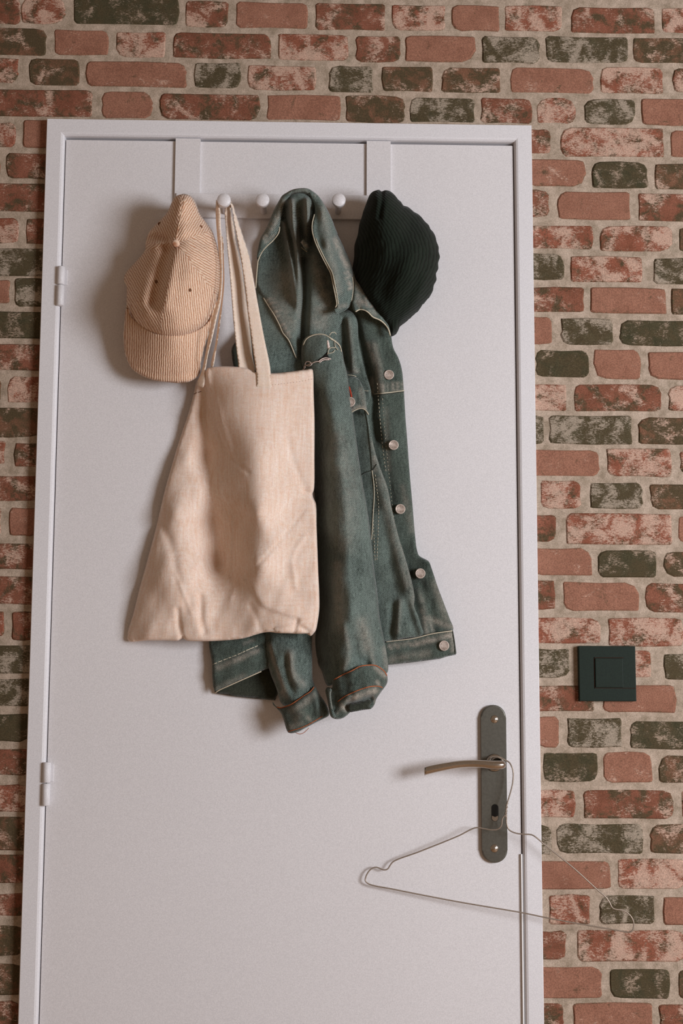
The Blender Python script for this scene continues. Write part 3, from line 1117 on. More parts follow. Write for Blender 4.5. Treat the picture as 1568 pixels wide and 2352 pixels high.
# collar: left leaf
coll = Relief([(592, 600), (590, 592), (592, 572), (599, 545), (612, 523), (628, 484), (640, 462), (648, 449), (657, 443), (670, 436), (690, 432), (707, 433), (722, 442), (735, 455), (744, 470), (745, 480), (738, 482), (722, 462), (712, 449), (700, 443), (688, 441), (672, 444), (664, 452), (652, 470), (646, 495), (642, 520), (640, 532), (628, 551), (612, 567), (600, 582)],
              [(592, 600, .050), (612, 540, .062), (640, 480, .076), (690, 434, .094), (745, 478, .082), (640, 530, .064), (690, 444, .094), (600, 582, .052), (628, 500, .070)], .010, 6, step=4,
              fn=lambda q: wrinkle(q, .0008, 26, 35),
              folds=[([(650, 462), (636, 500), (620, 536)], .004, 7), ([(636, 530), (615, 555)], -.003, 5)],
              wear=ladder((640, 492), (606, 548), 8, (3, 2), .9, 3.2) + [([(652, 460), (640, 490), (634, 510), (622, 530), (608, 545)], .5, 5), ([(665, 442), (700, 437), (730, 452)], .25, 5), ([(628, 540), (610, 556)], .5, 4)])
coll.build('collar', M_DENIM, jk)
seam(coll, [(642, 521), (640, 534), (628, 551), (612, 566), (602, 578), (595, 592), (591, 604)], .0009, M_THREAD, jk)
tube('seam', P(np.array([592, 590, 588.5, 587]), np.array([602, 620, 640, 662]), np.array([.050, .046, .043, .040])), .0009, M_THREAD, jk)
# collar: right leaf
colr = Relief([(708, 436), (727, 446), (742, 466), (752, 482), (764, 508), (777, 541), (796, 582), (806, 606), (810, 622), (811, 650), (811, 665), (810, 686), (801, 706), (786, 716), (769, 720), (768, 708), (773, 706), (768, 676), (758, 627), (742, 598), (726, 563), (717, 530), (719, 508), (723, 490), (722, 470), (712, 450)],
              [(708, 440, .094), (745, 475, .090), (720, 480, .086), (717, 530, .088), (742, 598, .090), (768, 680, .086), (772, 715, .080), (808, 690, .056), (808, 610, .052), (777, 541, .062), (750, 560, .096), (775, 640, .090), (764, 508, .072)],
              .008, 6, step=4, fn=lambda q: wrinkle(q, .0009, 40, 45),
              folds=[([(738, 480), (752, 540), (766, 610), (778, 670)], .006, 12), ([(728, 490), (726, 530), (738, 565)], -.005, 7), ([(795, 640), (790, 690)], -.004, 8)],
              wear=ladder((796, 625), (805, 662), 4, (4, -2), 1.0, 3.2) + [([(770, 550), (785, 590), (798, 612)], .85, 7), ([(740, 480), (752, 540), (762, 610)], .35, 10), ([(798, 628), (804, 634)], .9, 5), ([(802, 648), (806, 655)], .9, 5), ([(735, 490), (735, 500)], .5, 5), ([(778, 705), (795, 700)], .4, 5)])
colr.build('collar', M_DENIM, jk)
st_r = [(722, 492), (717, 512), (716.5, 528), (721, 548), (727, 564), (743, 597), (752, 614), (759, 628), (765, 655), (770, 680), (773, 700), (770, 706)]
seam(colr, st_r, .0008, M_THREAD, jk)
seam(colr, [(x + 4, y - 1) for x, y in st_r[3:-1]], .0007, M_THREAD, jk)
seam(colr, [(809, 636), (811, 655), (810, 672), (807, 692)], .0007, M_THREAD, jk)
seam(colr, [(770, 719), (785, 715), (798, 708)], .0007, M_DENIM, jk)

# right shoulder piece folding over, light stitched edge
shl = Relief([(812, 622), (816, 640), (831, 661), (847, 686), (866, 712), (882, 729), (891, 744), (897, 772), (893, 768), (886, 747), (872, 736), (856, 729), (846, 719), (836, 712), (825, 711), (816, 717), (811, 712), (809, 695), (811, 670)],
             [(812, 622, .044), (840, 670, .054), (880, 730, .056), (897, 770, .046), (825, 705, .066), (811, 690, .060), (856, 722, .064)], .007, 4, step=4,
             fn=lambda q: wrinkle(q, .0012, 24, 55),
             wear=ladder((816, 645), (862, 712), 8, (4, -2), .9, 3.2) + [([(814, 640), (822, 662), (830, 670)], .6, 6), ([(822, 680), (832, 694)], .8, 6), ([(838, 690), (843, 702)], .7, 4), ([(850, 716), (862, 722)], .4, 5), ([(818, 690), (826, 702)], .5, 5)])
shl.build('shoulder', M_DENIM, jk)
seam(shl, [(816, 716), (825, 711), (836, 712), (846, 718), (856, 728), (872, 735), (884, 745), (892, 757), (896, 771)], .0011, M_THREAD, jk)

# right sleeve, upper part over the armhole seam
slv = Relief([(693, 792), (700, 776), (716, 768), (740, 767), (758, 774), (772, 786), (784, 802), (790, 830), (797, 858), (803, 905), (810, 950), (818, 1010), (826, 1070), (838, 1140), (846, 1190), (853, 1250), (858, 1300), (866, 1360), (872, 1420), (882, 1470), (889, 1510), (889, 1545), (862, 1552), (815, 1556), (770, 1570), (752, 1575), (738, 1540), (727, 1520), (718, 1490), (712, 1440), (708, 1200), (706, 1000), (704, 860), (694, 840)],
             [(695, 800, .058), (730, 775, .074), (775, 795, .070), (785, 810, .064), (720, 860, .064), (760, 860, .076), (797, 870, .058), (759, 948, .080), (722, 950, .026), (808, 950, .054), (764, 1061, .082), (724, 1061, .018), (826, 1070, .054), (767, 1141, .084), (728, 1150, .018), (778, 1222, .086), (732, 1240, .018), (848, 1220, .054), (780, 1330, .086), (735, 1340, .018), (864, 1350, .056), (772, 1409, .086), (737, 1420, .020), (882, 1470, .054), (764, 1450, .080), (776, 1500, .082), (740, 1520, .026), (889, 1530, .056), (820, 1500, .078), (770, 1560, .070), (820, 1300, .076), (810, 1100, .070), (710, 1200, .008), (712, 1000, .012)],
             .012, 8, step=5, fn=lambda q: wrinkle(q, .0010, 60, 65, 0.3),
             folds=[([(778, 1000), (792, 1150), (800, 1300), (806, 1420)], .003, 10), ([(812, 1250), (822, 1400)], -.002, 10), ([(835, 1300), (846, 1400), (850, 1450)], .003, 12), ([(838, 1440), (848, 1480), (858, 1530)], .005, 8),
                    ([(790, 1440), (800, 1500), (790, 1535)], .004, 9), ([(815, 1470), (820, 1510), (842, 1525)], -.005, 8)],
             wear=[([(716, 762), (745, 762)], .5, 8), ([(775, 1300), (780, 1440)], .35, 14), ([(830, 1430), (845, 1490)], .4, 14), ([(770, 1000), (800, 1130), (790, 1250)], .22, 26), ([(885, 1490), (889, 1530)], .4, 8)])
slv.build('sleeve', M_DENIM, jk)
seam(slv, [(696, 793), (703, 779), (716, 771), (732, 767.5), (746, 769), (758, 776), (768, 782), (780, 794), (784, 808)], .0009, M_THREAD, jk)
# tear at the shoulder: dark slit, pale lining and loose threads
hole = Relief([(727, 828), (738, 820), (748, 810), (754, 806), (753, 815), (758, 825), (745, 830), (730, 833)], 0.0, .003, 3, smooth=False, step=3)
hole.base = lambda XY: slv.front(XY) + .0012
hole.build('tear_hole', M_HOLE, jk)
lin = Relief([(750, 776), (755, 782), (758, 796), (756, 803), (751, 800), (750, 788)], 0.0, .003, 3, smooth=False, step=3)
lin.base = lambda XY: slv.front(XY) + .0012
lin.build('pale_lining', M_THREAD_W, jk)


def threads(name, lines, rad, mat, parent, dep):
    bm = bmesh.new()
    for ln in lines:
        q = catmull(ln, 3)
        tube_bm(bm, P(q[:, 0], q[:, 1], dep.front(q) + .0022 if isinstance(dep, Relief) else np.full(len(q), dep)), rad, 5)
    return finish_bm(name, bm, mat, parent, True)


threads('frayed_edge', [[(731, 831), (738, 825), (748, 822), (760, 825)], [(733, 833), (742, 827), (756, 826)], [(715, 835), (724, 831), (733, 830)], [(699, 845), (701, 835), (704, 831), (712, 832), (716, 836), (708, 841), (702, 838)], [(695, 852), (699, 842), (708, 838), (715, 834)], [(698, 850), (701, 841)]], .0009, M_THREAD_W, jk, slv)
threads('loose_thread', [[(756, 772), (760, 765), (768, 763), (772, 768)], [(758, 778), (770, 785), (780, 795), (783, 803)], [(754, 812), (765, 809), (769, 804)], [(752, 814), (757, 800), (770, 798)], [(768, 780), (770, 796), (776, 804)]], .0006, M_THREAD, jk, slv)

# right cuff
cuf = Relief([(764, 1562), (785, 1550), (807, 1539), (825, 1531), (842, 1527), (862, 1527), (876, 1534), (888, 1548), (889, 1568), (882, 1580), (873, 1592), (864, 1606), (860, 1618), (852, 1628), (840, 1630), (804, 1636), (798, 1642), (786, 1650), (768, 1651), (759, 1645), (752, 1610), (747, 1584), (752, 1578), (762, 1580)],
             [(764, 1562, .078), (850, 1530, .084), (888, 1550, .064), (800, 1570, .092), (850, 1560, .090), (760, 1640, .078), (800, 1635, .078), (860, 1610, .070), (820, 1600, .088), (750, 1590, .066)],
             .016, 7, step=4, fn=lambda q: wrinkle(q, .0014, 26, 75),
             steps=[([(880, 1578), (860, 1577), (835, 1583), (807, 1592), (780, 1611), (772, 1630)], .006, 2, 40)],
             folds=[([(792, 1618), (796, 1606), (800, 1600)], .005, 5), ([(800, 1622), (830, 1616), (850, 1606)], -.016, 9)],
             wear=[([(800, 1610), (830, 1596), (862, 1586)], .85, 7), ([(785, 1620), (792, 1630)], .8, 6), ([(862, 1532), (884, 1552)], .6, 6), ([(866, 1566), (870, 1572)], .7, 4), ([(775, 1637), (786, 1626)], .5, 4), ([(856, 1600), (862, 1612)], .5, 4)])
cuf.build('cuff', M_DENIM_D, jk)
seam(cuf, [(767, 1561), (785, 1551), (807, 1541), (826, 1531), (842, 1528), (862, 1528.5), (874, 1535), (883, 1543), (888, 1552)], .0009, M_THREAD_O, jk)
seam(cuf, [(775, 1612), (788, 1602), (807, 1592), (832, 1582), (850, 1577), (866, 1576), (878, 1579)], .0008, M_THREAD_O, jk)
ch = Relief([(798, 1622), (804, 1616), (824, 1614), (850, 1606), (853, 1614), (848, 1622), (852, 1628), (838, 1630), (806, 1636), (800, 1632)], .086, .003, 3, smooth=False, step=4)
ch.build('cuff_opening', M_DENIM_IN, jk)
cl2 = Relief([(757, 1581), (762, 1584), (760, 1592), (762, 1615), (768, 1638), (772, 1646), (765, 1649), (760, 1642), (755, 1612), (754, 1590)], .094, .008, 4, step=3, wear=[([(760, 1590), (764, 1625)], .4, 3)])
cl2.build('cuff_edge', M_DENIM, jk)

# left sleeve under the bag
ls = Relief([(560, 1400), (600, 1440), (606, 1460), (610, 1500), (620, 1545), (634, 1580), (648, 1618), (668, 1622), (701, 1600), (718, 1584), (722, 1574), (718, 1560), (717, 1520), (717, 1462), (722, 1400), (700, 1200), (600, 1200)],
            [(560, 1400, .02), (600, 1440, .030), (612, 1500, .036), (634, 1580, .042), (650, 1615, .046), (690, 1600, .058), (717, 1570, .044), (717, 1480, .036), (665, 1500, .056), (672, 1560, .060), (700, 1200, .02), (600, 1200, .02), (640, 1480, .046), (722, 1400, .03), (660, 1400, .044)],
            .008, 7, step=5, fn=lambda q: wrinkle(q, .0008, 40, 85),
            steps=[([(617, 1462), (622, 1490), (630, 1520), (644, 1560), (655, 1590), (664, 1612)], .006, 2.5, 40)],
            folds=[([(668, 1500), (672, 1545), (690, 1575)], .006, 9), ([(655, 1510), (662, 1560), (672, 1590)], -.006, 7), ([(622, 1480), (640, 1540), (652, 1590)], .003, 4)],
            wear=[([(666, 1500), (672, 1545), (694, 1572)], .45, 9), ([(619, 1480), (626, 1510), (640, 1550), (655, 1590)], .7, 4), ([(648, 1590), (655, 1600)], .5, 6)])
ls.build('sleeve', M_DENIM, jk)
lc = Relief([(626, 1611), (630, 1618), (640, 1626), (655, 1624), (668, 1619), (685, 1607), (701, 1596), (714, 1587), (722, 1575), (728, 1584), (736, 1598), (746, 1612), (754, 1630), (755, 1643), (740, 1652), (717, 1664), (700, 1673), (685, 1681), (673, 1684), (662, 1683), (657, 1674), (652, 1656), (646, 1640), (636, 1627), (626, 1617)],
            [(630, 1615, .050), (668, 1622, .070), (722, 1580, .056), (752, 1640, .052), (672, 1680, .060), (700, 1630, .076), (655, 1660, .056)], .014, 7, step=4.5,
            fn=lambda q: wrinkle(q, .0009, 36, 95), folds=[([(735, 1600), (745, 1640)], -.006, 10)],
            wear=[([(670, 1632), (700, 1614), (718, 1598)], .45, 8), ([(668, 1670), (690, 1660)], .5, 7), ([(706, 1648), (712, 1655)], .5, 5), ([(690, 1640), (680, 1655)], .25, 10)])
lc.build('cuff', M_DENIM_D, jk)
seam(lc, [(636, 1624), (645, 1626), (655, 1623), (668, 1618), (685, 1607), (701, 1596), (713, 1588), (721, 1578)], .0009, M_THREAD_O, jk)
seam(lc, [(662, 1680), (690, 1672), (712, 1662), (740, 1645)], .0007, M_THREAD_O, jk)
threads('loose_thread', [[(679, 1683), (688, 1686), (697, 1683), (705, 1676), (709, 1672)]], .0005, M_THREAD_O, jk, .055)

# left hem band and its dark inside
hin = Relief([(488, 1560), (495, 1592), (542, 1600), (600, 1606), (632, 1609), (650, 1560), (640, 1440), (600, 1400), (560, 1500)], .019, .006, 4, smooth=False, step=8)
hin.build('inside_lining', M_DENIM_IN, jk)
hl = Relief([(478, 1455), (480, 1485), (487, 1523), (487, 1545), (489, 1576), (494, 1592), (500, 1586), (530, 1572), (566, 1556), (603, 1540), (630, 1530), (636, 1440), (600, 1380), (500, 1400)],
            [(478, 1460, .022), (494, 1590, .028), (560, 1500, .036), (620, 1530, .036), (630, 1440, .03), (540, 1550, .036)], .007, 4, smooth=False, step=5,
            fn=lambda q: wrinkle(q, .0008, 40, 105), folds=[([(489, 1526), (542, 1505), (603, 1479)], -.003, 3), ([(575, 1470), (590, 1478)], -.003, 6)],
            wear=[([(500, 1534), (525, 1522)], .5, 7), ([(538, 1518), (560, 1508), (590, 1494)], .8, 6), ([(500, 1580), (560, 1552)], .3, 6), ([(562, 1478), (582, 1470)], .5, 4)])
hl.build('hem_band', M_DENIM_D, jk)
seam(hl, [(489, 1526), (515, 1515), (542, 1505), (570, 1492), (592, 1483)], .0008, M_THREAD, jk)
seam(hl, [(494, 1592), (500, 1587), (530, 1573), (566, 1557), (600, 1542)], .0009, M_THREAD, jk)
# strip of lining glimpsed between the bag handles
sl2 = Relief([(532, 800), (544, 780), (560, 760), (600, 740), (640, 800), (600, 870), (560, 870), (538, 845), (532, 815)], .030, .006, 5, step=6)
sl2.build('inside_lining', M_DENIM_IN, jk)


def button(x, y, rel, dep=None, ang=0.0):
    d = (rel.front(np.array([[x, y]]))[0] if dep is None else dep)
    c = P(x, y, d + .004)
    r = .0080
    y0 = -(d)
    o = revolve_y('button', c[0], c[2], [(r * .45, y0 + .001), (r * .45, y0 - .0015), (r * .97, y0 - .002), (r, y0 - .0032), (r * .95, y0 - .0042), (r * .84, y0 - .0046), (r * .80, y0 - .0040), (0, y0 - .0042)], M_BUTTON, jk, 28)
    # raised parallel reeding on the face
    bm = bmesh.new()
    for k in range(-3, 4):
        off = k * r * .2
        hl_ = math.sqrt(max(0, (r * .76) ** 2 - off ** 2))
        ca, sa = math.cos(ang), math.sin(ang)
        p0 = (c[0] + ca * off - sa * -hl_, y0 - .0042, c[2] + sa * off + ca * -hl_)
        p1 = (c[0] + ca * off - sa * hl_, y0 - .0042, c[2] + sa * off + ca * hl_)
        tube_bm(bm, [p0, p1], .0005, 4)
    finish_bm('button_reeding', bm, M_BUTTON, o, True)
    return o


for (x, y, rel, an) in ((893, 860.5, plk, .3), (903.5, 1022, plk, -.4), (919, 1169, plk, 0.0), (965, 1317, plk, -.8), (1019.5, 1483, hem, -.9), (804, 923, flap, .2)):
    button(x, y, rel, None, an)

# ---------------------------------------------------------------- tote bag
tb = thing('tote_bag', 'cream cotton tote bag hanging by its handles in front of the denim jacket', 'bag', tuple(pegs[1]))
tote = Relief([(453, 872), (462, 866), (474, 850), (476, 846), (502, 842), (550, 843), (567, 846), (584, 854), (600, 856), (622, 857), (645, 856), (670, 853), (700, 849), (717, 848), (719, 856), (720, 900), (722, 958), (722, 1040), (721, 1123), (718, 1134), (720, 1145), (725, 1155), (727, 1210), (729, 1268), (731, 1320), (733, 1364), (733, 1400), (729, 1430), (725, 1448), (719, 1456), (713, 1461), (705, 1456), (690, 1456), (662, 1455), (636, 1454), (620, 1452), (606, 1453), (590, 1457), (564, 1465), (540, 1469), (515, 1471), (474, 1473), (433, 1472), (426, 1470), (420, 1466), (410, 1471), (378, 1471), (340, 1471), (295, 1472), (293, 1455), (306, 1410), (322, 1345), (340, 1280), (357, 1216), (368, 1170), (380, 1120), (392, 1078), (405, 1033), (419, 990), (433, 948), (444, 908)],
             [(453, 872, .036), (476, 848, .062), (550, 846, .082), (620, 858, .088), (717, 850, .078),
              (440, 950, .030), (474, 950, .036), (500, 950, .060), (590, 950, .090), (660, 950, .080), (722, 958, .070),
              (405, 1040, .026), (430, 1050, .036), (470, 1050, .022), (520, 1060, .056), (590, 1060, .098), (660, 1060, .076), (722, 1060, .066),
              (365, 1180, .024), (400, 1180, .050), (440, 1180, .042), (481, 1199, .022), (530, 1200, .040), (560, 1190, .066), (588, 1180, .100), (650, 1180, .074), (724, 1180, .066),
              (330, 1310, .022), (370, 1310, .052), (440, 1310, .054), (498, 1302, .022), (535, 1300, .038), (560, 1290, .064), (585, 1290, .096), (650, 1300, .086), (730, 1310, .080),
              (300, 1440, .022), (345, 1440, .046), (400, 1440, .052), (450, 1430, .060), (510, 1430, .056), (580, 1430, .074), (650, 1430, .086), (728, 1430, .082), (640, 1380, .088), (712, 1458, .080), (560, 1380, .070)],
             .012, 6, step=4.5,
             fn=lambda q: wrinkle(q, .0007, 46, 115) * np.clip((q[:, 1] - 900) / 400, .2, 1.5),
             steps=[([(575, 1345), (600, 1390), (640, 1408), (683, 1424), (676, 1432), (640, 1442)], .004, 2, 40)],
             folds=[([(487, 950), (510, 1015), (540, 1060), (570, 1085)], -.002, 5), ([(496, 920), (528, 1040)], .002, 6), ([(700, 1130), (722, 1136)], -.004, 6), ([(640, 1245), (665, 1215), (700, 1170)], -.0012, 3), ([(565, 1330), (600, 1290), (640, 1245)], -.0015, 3),
                    ([(530, 1375), (552, 1325), (568, 1345)], .0016, 4), ([(460, 1370), (462, 1420), (468, 1450)], -.005, 8), ([(418, 1466), (412, 1440), (408, 1400)], -.004, 6), ([(404, 1320), (425, 1370), (440, 1410)], .0016, 4),
                    ([(320, 1340), (345, 1240), (368, 1180)], -.003, 9), ([(370, 1200), (395, 1260), (408, 1330)], -.003, 10), ([(683, 1424), (675, 1452)], -.004, 4), ([(690, 1440), (715, 1455)], -.003, 4), ([(600, 1455), (590, 1420), (575, 1390)], -.0015, 7),
                    ([(520, 1345), (528, 1290), (530, 1180)], .002, 3), ([(660, 1010), (680, 1080), (700, 1120)], -.002, 8), ([(680, 1350), (672, 1280), (700, 1230)], .002, 6), ([(476, 850), (480, 900), (478, 960)], .004, 5), ([(470, 900), (470, 1000), (478, 1100), (487, 1200), (500, 1300)], -.011, 16)])
tote.build('bag_body', M_TOTE, tb)
# hem line stitched under the mouth, and side hem
stitches(tote, [(719, 870), (690, 876), (660, 880), (626, 884)], M_TOTE_H, tb, 5, 2, .0004)
stitches(tote, [(445, 905), (452, 902), (462, 899)], M_EYE, tb, 9, 1, .0005)


def ribbon(name, L, R, dl, dr, mat, parent, thick=.0022, step=4):
    ol = [tuple(p) for p in L] + [tuple(p) for p in R[::-1]]
    ctrl = [(x, y, d) for (x, y), d in zip(L, dl)] + [(x, y, d) for (x, y), d in zip(R, dr)]
    rr = Relief(ol, ctrl, thick, 2.5, step=step)
    rr.build(name, mat, parent)
    return rr


# front handle: shaded strap then the bright one
ribbon('handle', [(520, 470), (516, 484), (518, 520), (520, 548), (528, 637), (536, 739), (546, 828), (552, 858)],
       [(530, 466), (531, 486), (538, 520), (541, 548), (554, 611), (569, 715), (580, 815), (584, 858)],
       [.058, .060, .062, .064, .068, .072, .076, .079], [.060, .052, .048, .048, .052, .056, .064, .074], M_TOTE_H, tb)
ribbon('handle', [(528, 466), (533, 478), (536, 505), (549, 573), (561, 650), (569, 720), (576, 770), (582, 815), (588, 856), (589, 880), (588, 888)],
       [(533, 468), (540, 484), (545, 500), (556, 535), (572, 586), (584, 650), (595, 713), (607, 777), (620, 841), (622, 870), (623, 893)],
       [.062, .068, .070, .074, .078, .082, .084, .087, .0890, .0893, .0885], [.060, .060, .062, .066, .070, .074, .080, .082, .087, .0885, .0880], M_TOTE_H, tb)
# back handle, mostly seen edge on
ribbon('handle', [(497, 458), (495, 475), (496, 510), (500, 560), (505, 620), (500, 685), (490, 720), (480, 765), (472, 810), (463, 852), (452, 885)],
       [(500, 466), (505, 478), (507, 520), (510, 560), (511, 620), (508, 685), (498, 730), (488, 775), (478, 815), (472, 850), (466, 890)],
       [.054, .056, .062, .070, .078, .084, .088, .086, .076, .056, .040], [.060, .062, .068, .076, .084, .090, .094, .092, .082, .060, .046], M_TOTE_H, tb)
ribbon('handle', [(507, 540), (511, 600), (512, 640), (508, 690), (502, 730), (494, 790), (484, 842)],
       [(511, 545), (514, 600), (515, 650), (511, 695), (505, 745), (498, 795), (488, 844)],
       [.066, .068, .070, .070, .070, .068, .064], [.070, .072, .074, .074, .074, .072, .068], M_TOTE_H, tb)
# loops of tape passing over the peg behind the knob
pc = pegs[1]
for yy, rr_ in ((-.050, .0062), (-.055, .0070)):
    bm = bmesh.new()
    ang = np.linspace(math.radians(-25), math.radians(205), 20)
    w2 = .005
    inner = []
    for a in ang:
        cx_ = pc[0] + (.0105 if True else 0) * math.cos(a) * 1.1; cz_ = pc[2] - .003 + rr_ * math.sin(a) * 1.25
        inner.append([bm.verts.new((cx_, yy - w2, cz_)), bm.verts.new((cx_, yy + w2, cz_)), bm.verts.new((cx_, yy + w2, cz_ + .0018)), bm.verts.new((cx_, yy - w2, cz_ + .0018))])
    for a_, b_ in zip(inner, inner[1:]):
        for k in range(4):
            bm.faces.new((a_[k], a_[(k + 1) % 4], b_[(k + 1) % 4], b_[k]))
    bm.faces.new(inner[0][::-1]); bm.faces.new(inner[-1])
    finish_bm('handle_loop', bm, M_TOTE_H, tb, True)

# ---------------------------------------------------------------- corduroy cap
cp = thing('corduroy_cap', 'tan corduroy baseball cap hanging on the left end of the rack', 'cap', tuple(pegs[0]))
brim_o = [(292, 700), (300, 725), (330, 750), (360, 765), (400, 770), (440, 762), (475, 742), (494, 700), (498, 690), (494, 715), (486, 748), (476, 778), (469, 800), (463, 828), (458, 858), (450, 868), (434, 877), (412, 880), (393, 878.5), (362, 875), (340, 869), (322, 861), (304, 848), (293, 830), (287, 812), (284, 790), (283, 764), (286, 735), (288, 712)]
brim = Relief(brim_o, [(292, 705, .070), (400, 765, .104), (494, 700, .070), (283, 780, .050), (300, 840, .046), (390, 878, .054), (457, 862, .046), (478, 770, .056), (385, 820, .084), (330, 800, .074), (440, 800, .078)],
              .006, 5, step=4.5, fn=lambda q: wrinkle(q, .0004, 60, 125), folds=[([(470, 760), (450, 820), (440, 860)], -.003, 8), ([(300, 835), (345, 856), (395, 863), (445, 854)], -.0012, 4)])


def uv_brim(p, c):
    return p[:, 0] / 5.2 + (p[:, 1] - 780) * .004


brim.build('brim', M_CORD, cp, uv_brim)
crown_o = [(401, 453), (413, 447), (434, 448), (447, 461), (457, 486), (470, 507), (485, 527), (495, 553), (503, 586), (507, 624), (505, 662), (497, 689), (488, 718), (470, 745), (444, 763), (418, 774), (393, 776), (367, 773), (342, 764), (316, 749), (297, 728), (291, 705), (291, 675), (291, 658), (285, 647), (285, 637), (291, 624), (316, 596), (333, 574), (334, 560), (338, 542), (347, 527), (367, 507), (385, 486), (393, 468)]
crown = Relief(crown_o, [(415, 449, .104), (428, 462, .106), (366, 512, .070), (338, 545, .064), (460, 500, .066), (500, 580, .068), (506, 640, .066), (495, 690, .074), (288, 642, .052), (292, 700, .064), (316, 596, .060), (345, 590, .084), (403, 559, .112), (425, 520, .108), (420, 480, .106), (460, 580, .108), (430, 650, .132), (470, 650, .108), (400, 720, .128), (393, 774, .110), (316, 748, .082), (470, 742, .090), (330, 650, .096), (318, 690, .094), (350, 730, .112)],
               .050, 26, step=4, fn=lambda q: wrinkle(q, .0006, 60, 135),
               folds=[([(384, 575), (374, 610), (362, 655), (352, 695)], -.018, 14), ([(397, 585), (392, 630), (380, 700)], .006, 14), ([(335, 640), (325, 680), (335, 715)], .006, 18), ([(336, 548), (360, 546), (385, 552)], -.016, 8), ([(345, 570), (375, 558), (400, 556)], .008, 7), ([(403, 559), (440, 545), (470, 560)], -.004, 10)],
               steps=[([(403, 559), (410, 520), (424, 452)], .0015, 2, 16), ([(403, 559), (380, 640), (367, 690), (370, 772)], .0012, 2, 14), ([(403, 559), (440, 600), (497, 680)], -.002, 2, 16)])
apex = np.array((403., 559.))


def uv_crown(p, c):
    d = c - apex
    ang = np.degrees(np.arctan2(d[:, 1], d[:, 0]))     # screen: +y down
    # panel boundaries: top seam -81, right seam 52, front seam 100, left fold 190
    dirs = [(-200, -150, (.35, -.94)), (-150, -82, (.42, .91)), (-82, -20, (.52, -.85)), (-20, 52, (.86, .50)), (52, 100, (.10, .995)), (100, 165, (.50, .86)), (165, 200, (.75, -.66))]
    u = np.zeros(len(p))
    for a, b, dr in dirs:
        m = (ang >= a) & (ang < b)
        n = np.array((-dr[1], dr[0]))
        u = np.where(m, (p - apex) @ n / 5.2, u)
    return u


crown.build('crown', M_CORD, cp, uv_crown)
bt = P(403, 556, .124)
revolve_y('top_button', bt[0], bt[2], [(.0058, bt[1] + .008), (.0056, bt[1] + .0052), (.004, bt[1] + .0042), (0, bt[1] + .0038)], M_CORD, cp, 20)
for x, y in ((366, 514), (461, 521), (358, 647), (436, 666)):
    d = crown.front(np.array([[x, y]]))[0]
    e = P(x, y, d + .0003)
    revolve_y('eyelet', e[0], e[2], [(.0026, e[1] + .002), (.0026, e[1] - .0006), (.0014, e[1] - .001), (0, e[1])], M_EYE, cp, 12)
seam(crown, [(403, 559), (409, 522), (418, 485), (424, 452)], .0007, M_CORD, cp)
seam(crown, [(403, 559), (425, 582), (455, 618), (480, 652), (496, 676)], .0007, M_CORD, cp)

# ---------------------------------------------------------------- knitted hat
bn = thing('knitted_beanie', 'dark ribbed knit beanie hanging on the right end of the rack', 'hat', tuple(pegs[5]))
bo = [(844, 458), (849, 447), (856, 440), (864, 437), (871, 436), (876, 440), (883, 437), (893, 438), (901, 443), (908, 450), (914, 458), (921, 464), (926, 472), (936, 475), (943, 480), (951, 487), (959, 491), (966, 497), (975, 508), (985, 518), (988, 526), (994, 532), (1000, 544), (1002, 554), (1007, 567), (1007, 578), (1010, 590), (1006, 603), (1006, 618), (1001, 628), (1002, 643), (996, 655), (994, 667), (989, 677), (982, 685), (972, 696), (966, 706), (956, 714), (947, 723), (935, 733), (922, 743), (917, 752), (912, 763), (904, 769), (896, 769), (886, 752), (868, 728), (847, 700), (826, 668), (812, 640), (809, 620), (813, 590), (814, 563), (821, 540), (825, 515), (830, 500), (834, 485), (839, 472)]
rs = np.random.RandomState(4)
bean = Relief(bo, [(866, 440, .104), (866, 459, .112), (844, 470, .090), (812, 600, .050), (820, 660, .052), (898, 765, .046), (1008, 590, .050), (990, 670, .050), (940, 725, .048), (940, 478, .058), (900, 560, .122), (880, 500, .118), (870, 620, .100), (940, 620, .118), (960, 560, .100), (900, 700, .082), (985, 560, .076)],
              .060, 26, step=4,
              fn=lambda q: wrinkle(q, .0008, 40, 145) + .0005 * np.sin((q[:, 0] * .98 + q[:, 1] * .2 + 6 * np.sin(q[:, 1] / 60)) * 2 * math.pi / 11.0),
              folds=[([(879, 438), (876, 470), (872, 500)], -.008, 5), ([(940, 520), (905, 600), (880, 680)], -.010, 22), ([(975, 640), (950, 700), (915, 750)], .006, 12)])


def uv_bean(p, c):
    # ribs follow the outer curve on the right and run straight down on the left
    t = np.clip((p[:, 1] - 430) / 340, 0, 1)
    right = 880 + 130 * np.sin(np.clip(t * 1.12, 0, 1) * math.pi) ** .8
    return (p[:, 0] - right) / 8.5


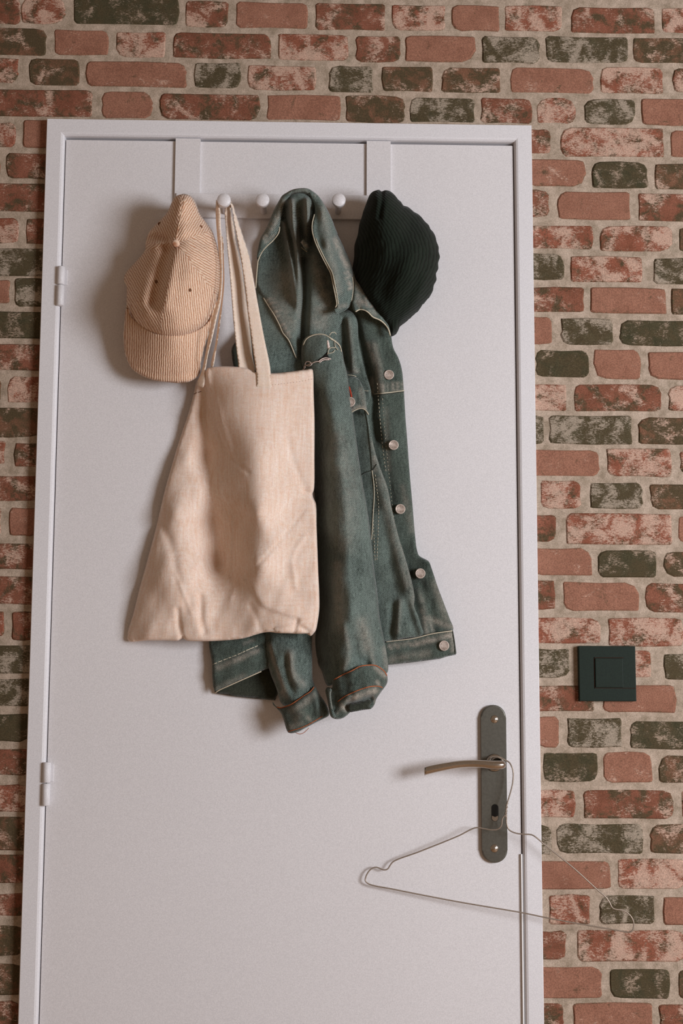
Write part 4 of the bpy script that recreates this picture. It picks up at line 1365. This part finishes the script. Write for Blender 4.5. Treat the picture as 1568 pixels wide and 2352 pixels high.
bean.build('knit_crown', M_KNIT, bn, uv_bean)

# ---------------------------------------------------------------- wire hanger
hg = thing('wire_hanger', 'thin wire coat hanger hooked over the door handle', 'coat hanger', tuple(P(1159, 1746, .035)))
hp = [(1122, 1741, .026), (1132, 1738, .026), (1142, 1738, .027), (1152, 1741, .028), (1159, 1745.5, .030), (1169, 1751, .032), (1176, 1764, .034), (1178.5, 1778, .034), (1176.5, 1801, .034), (1170, 1827, .034), (1164, 1847, .034), (1162, 1862, .034), (1161, 1872, .034)]
r_w = .00105


def wire(pts):
    q = catmull([np.array(p, float) for p in pts], 4)
    return P(q[:, 0], q[:, 1], q[:, 2])


tube('hook', wire(hp), r_w, M_WIRE, hg, 8)
tw_ = []
for t in np.linspace(0, 1, 40):
    tw_.append((1164 - 3.5 * t + 1.8 * math.cos(t * 22), 1845 + 32 * t, .034 + .0014 * math.sin(t * 22)))
tube('twisted_neck', P(*np.array(tw_).T), r_w * .9, M_WIRE, hg, 6)
lp = [(1161, 1872, .034), (1154, 1879, .034), (1151, 1896, .033), (1144, 1904, .032), (1130, 1906, .031), (1110, 1903, .029), (1093, 1901, .028), (1050, 1921, .026), (963, 1956, .022), (903, 1979, .018), (896, 1987, .018), (890, 1996, .018), (882, 1998, .018), (863, 1992, .017), (852, 1996, .017), (842, 2009, .017), (839, 2023, .017), (846, 2030, .017), (906, 2043, .019), (1050, 2071, .024), (1202, 2097, .032), (1250, 2107, .035), (1341, 2124, .040), (1411, 2136, .044), (1440, 2141, .046), (1449, 2140, .047), (1453, 2135, .047), (1455, 2122, .047), (1450, 2107, .047), (1435, 2093, .046), (1407, 2086, .046), (1400, 2074, .045), (1392, 2062, .045), (1374, 2046, .044), (1317, 1994, .042), (1254, 1943, .039), (1226, 1920, .038), (1219, 1917, .037), (1202, 1916, .036), (1182, 1913, .035), (1168, 1905, .034), (1163, 1890, .034), (1163, 1876, .034), (1162, 1868, .034)]
tube('wire_body', wire(lp), r_w, M_WIRE, hg, 8)
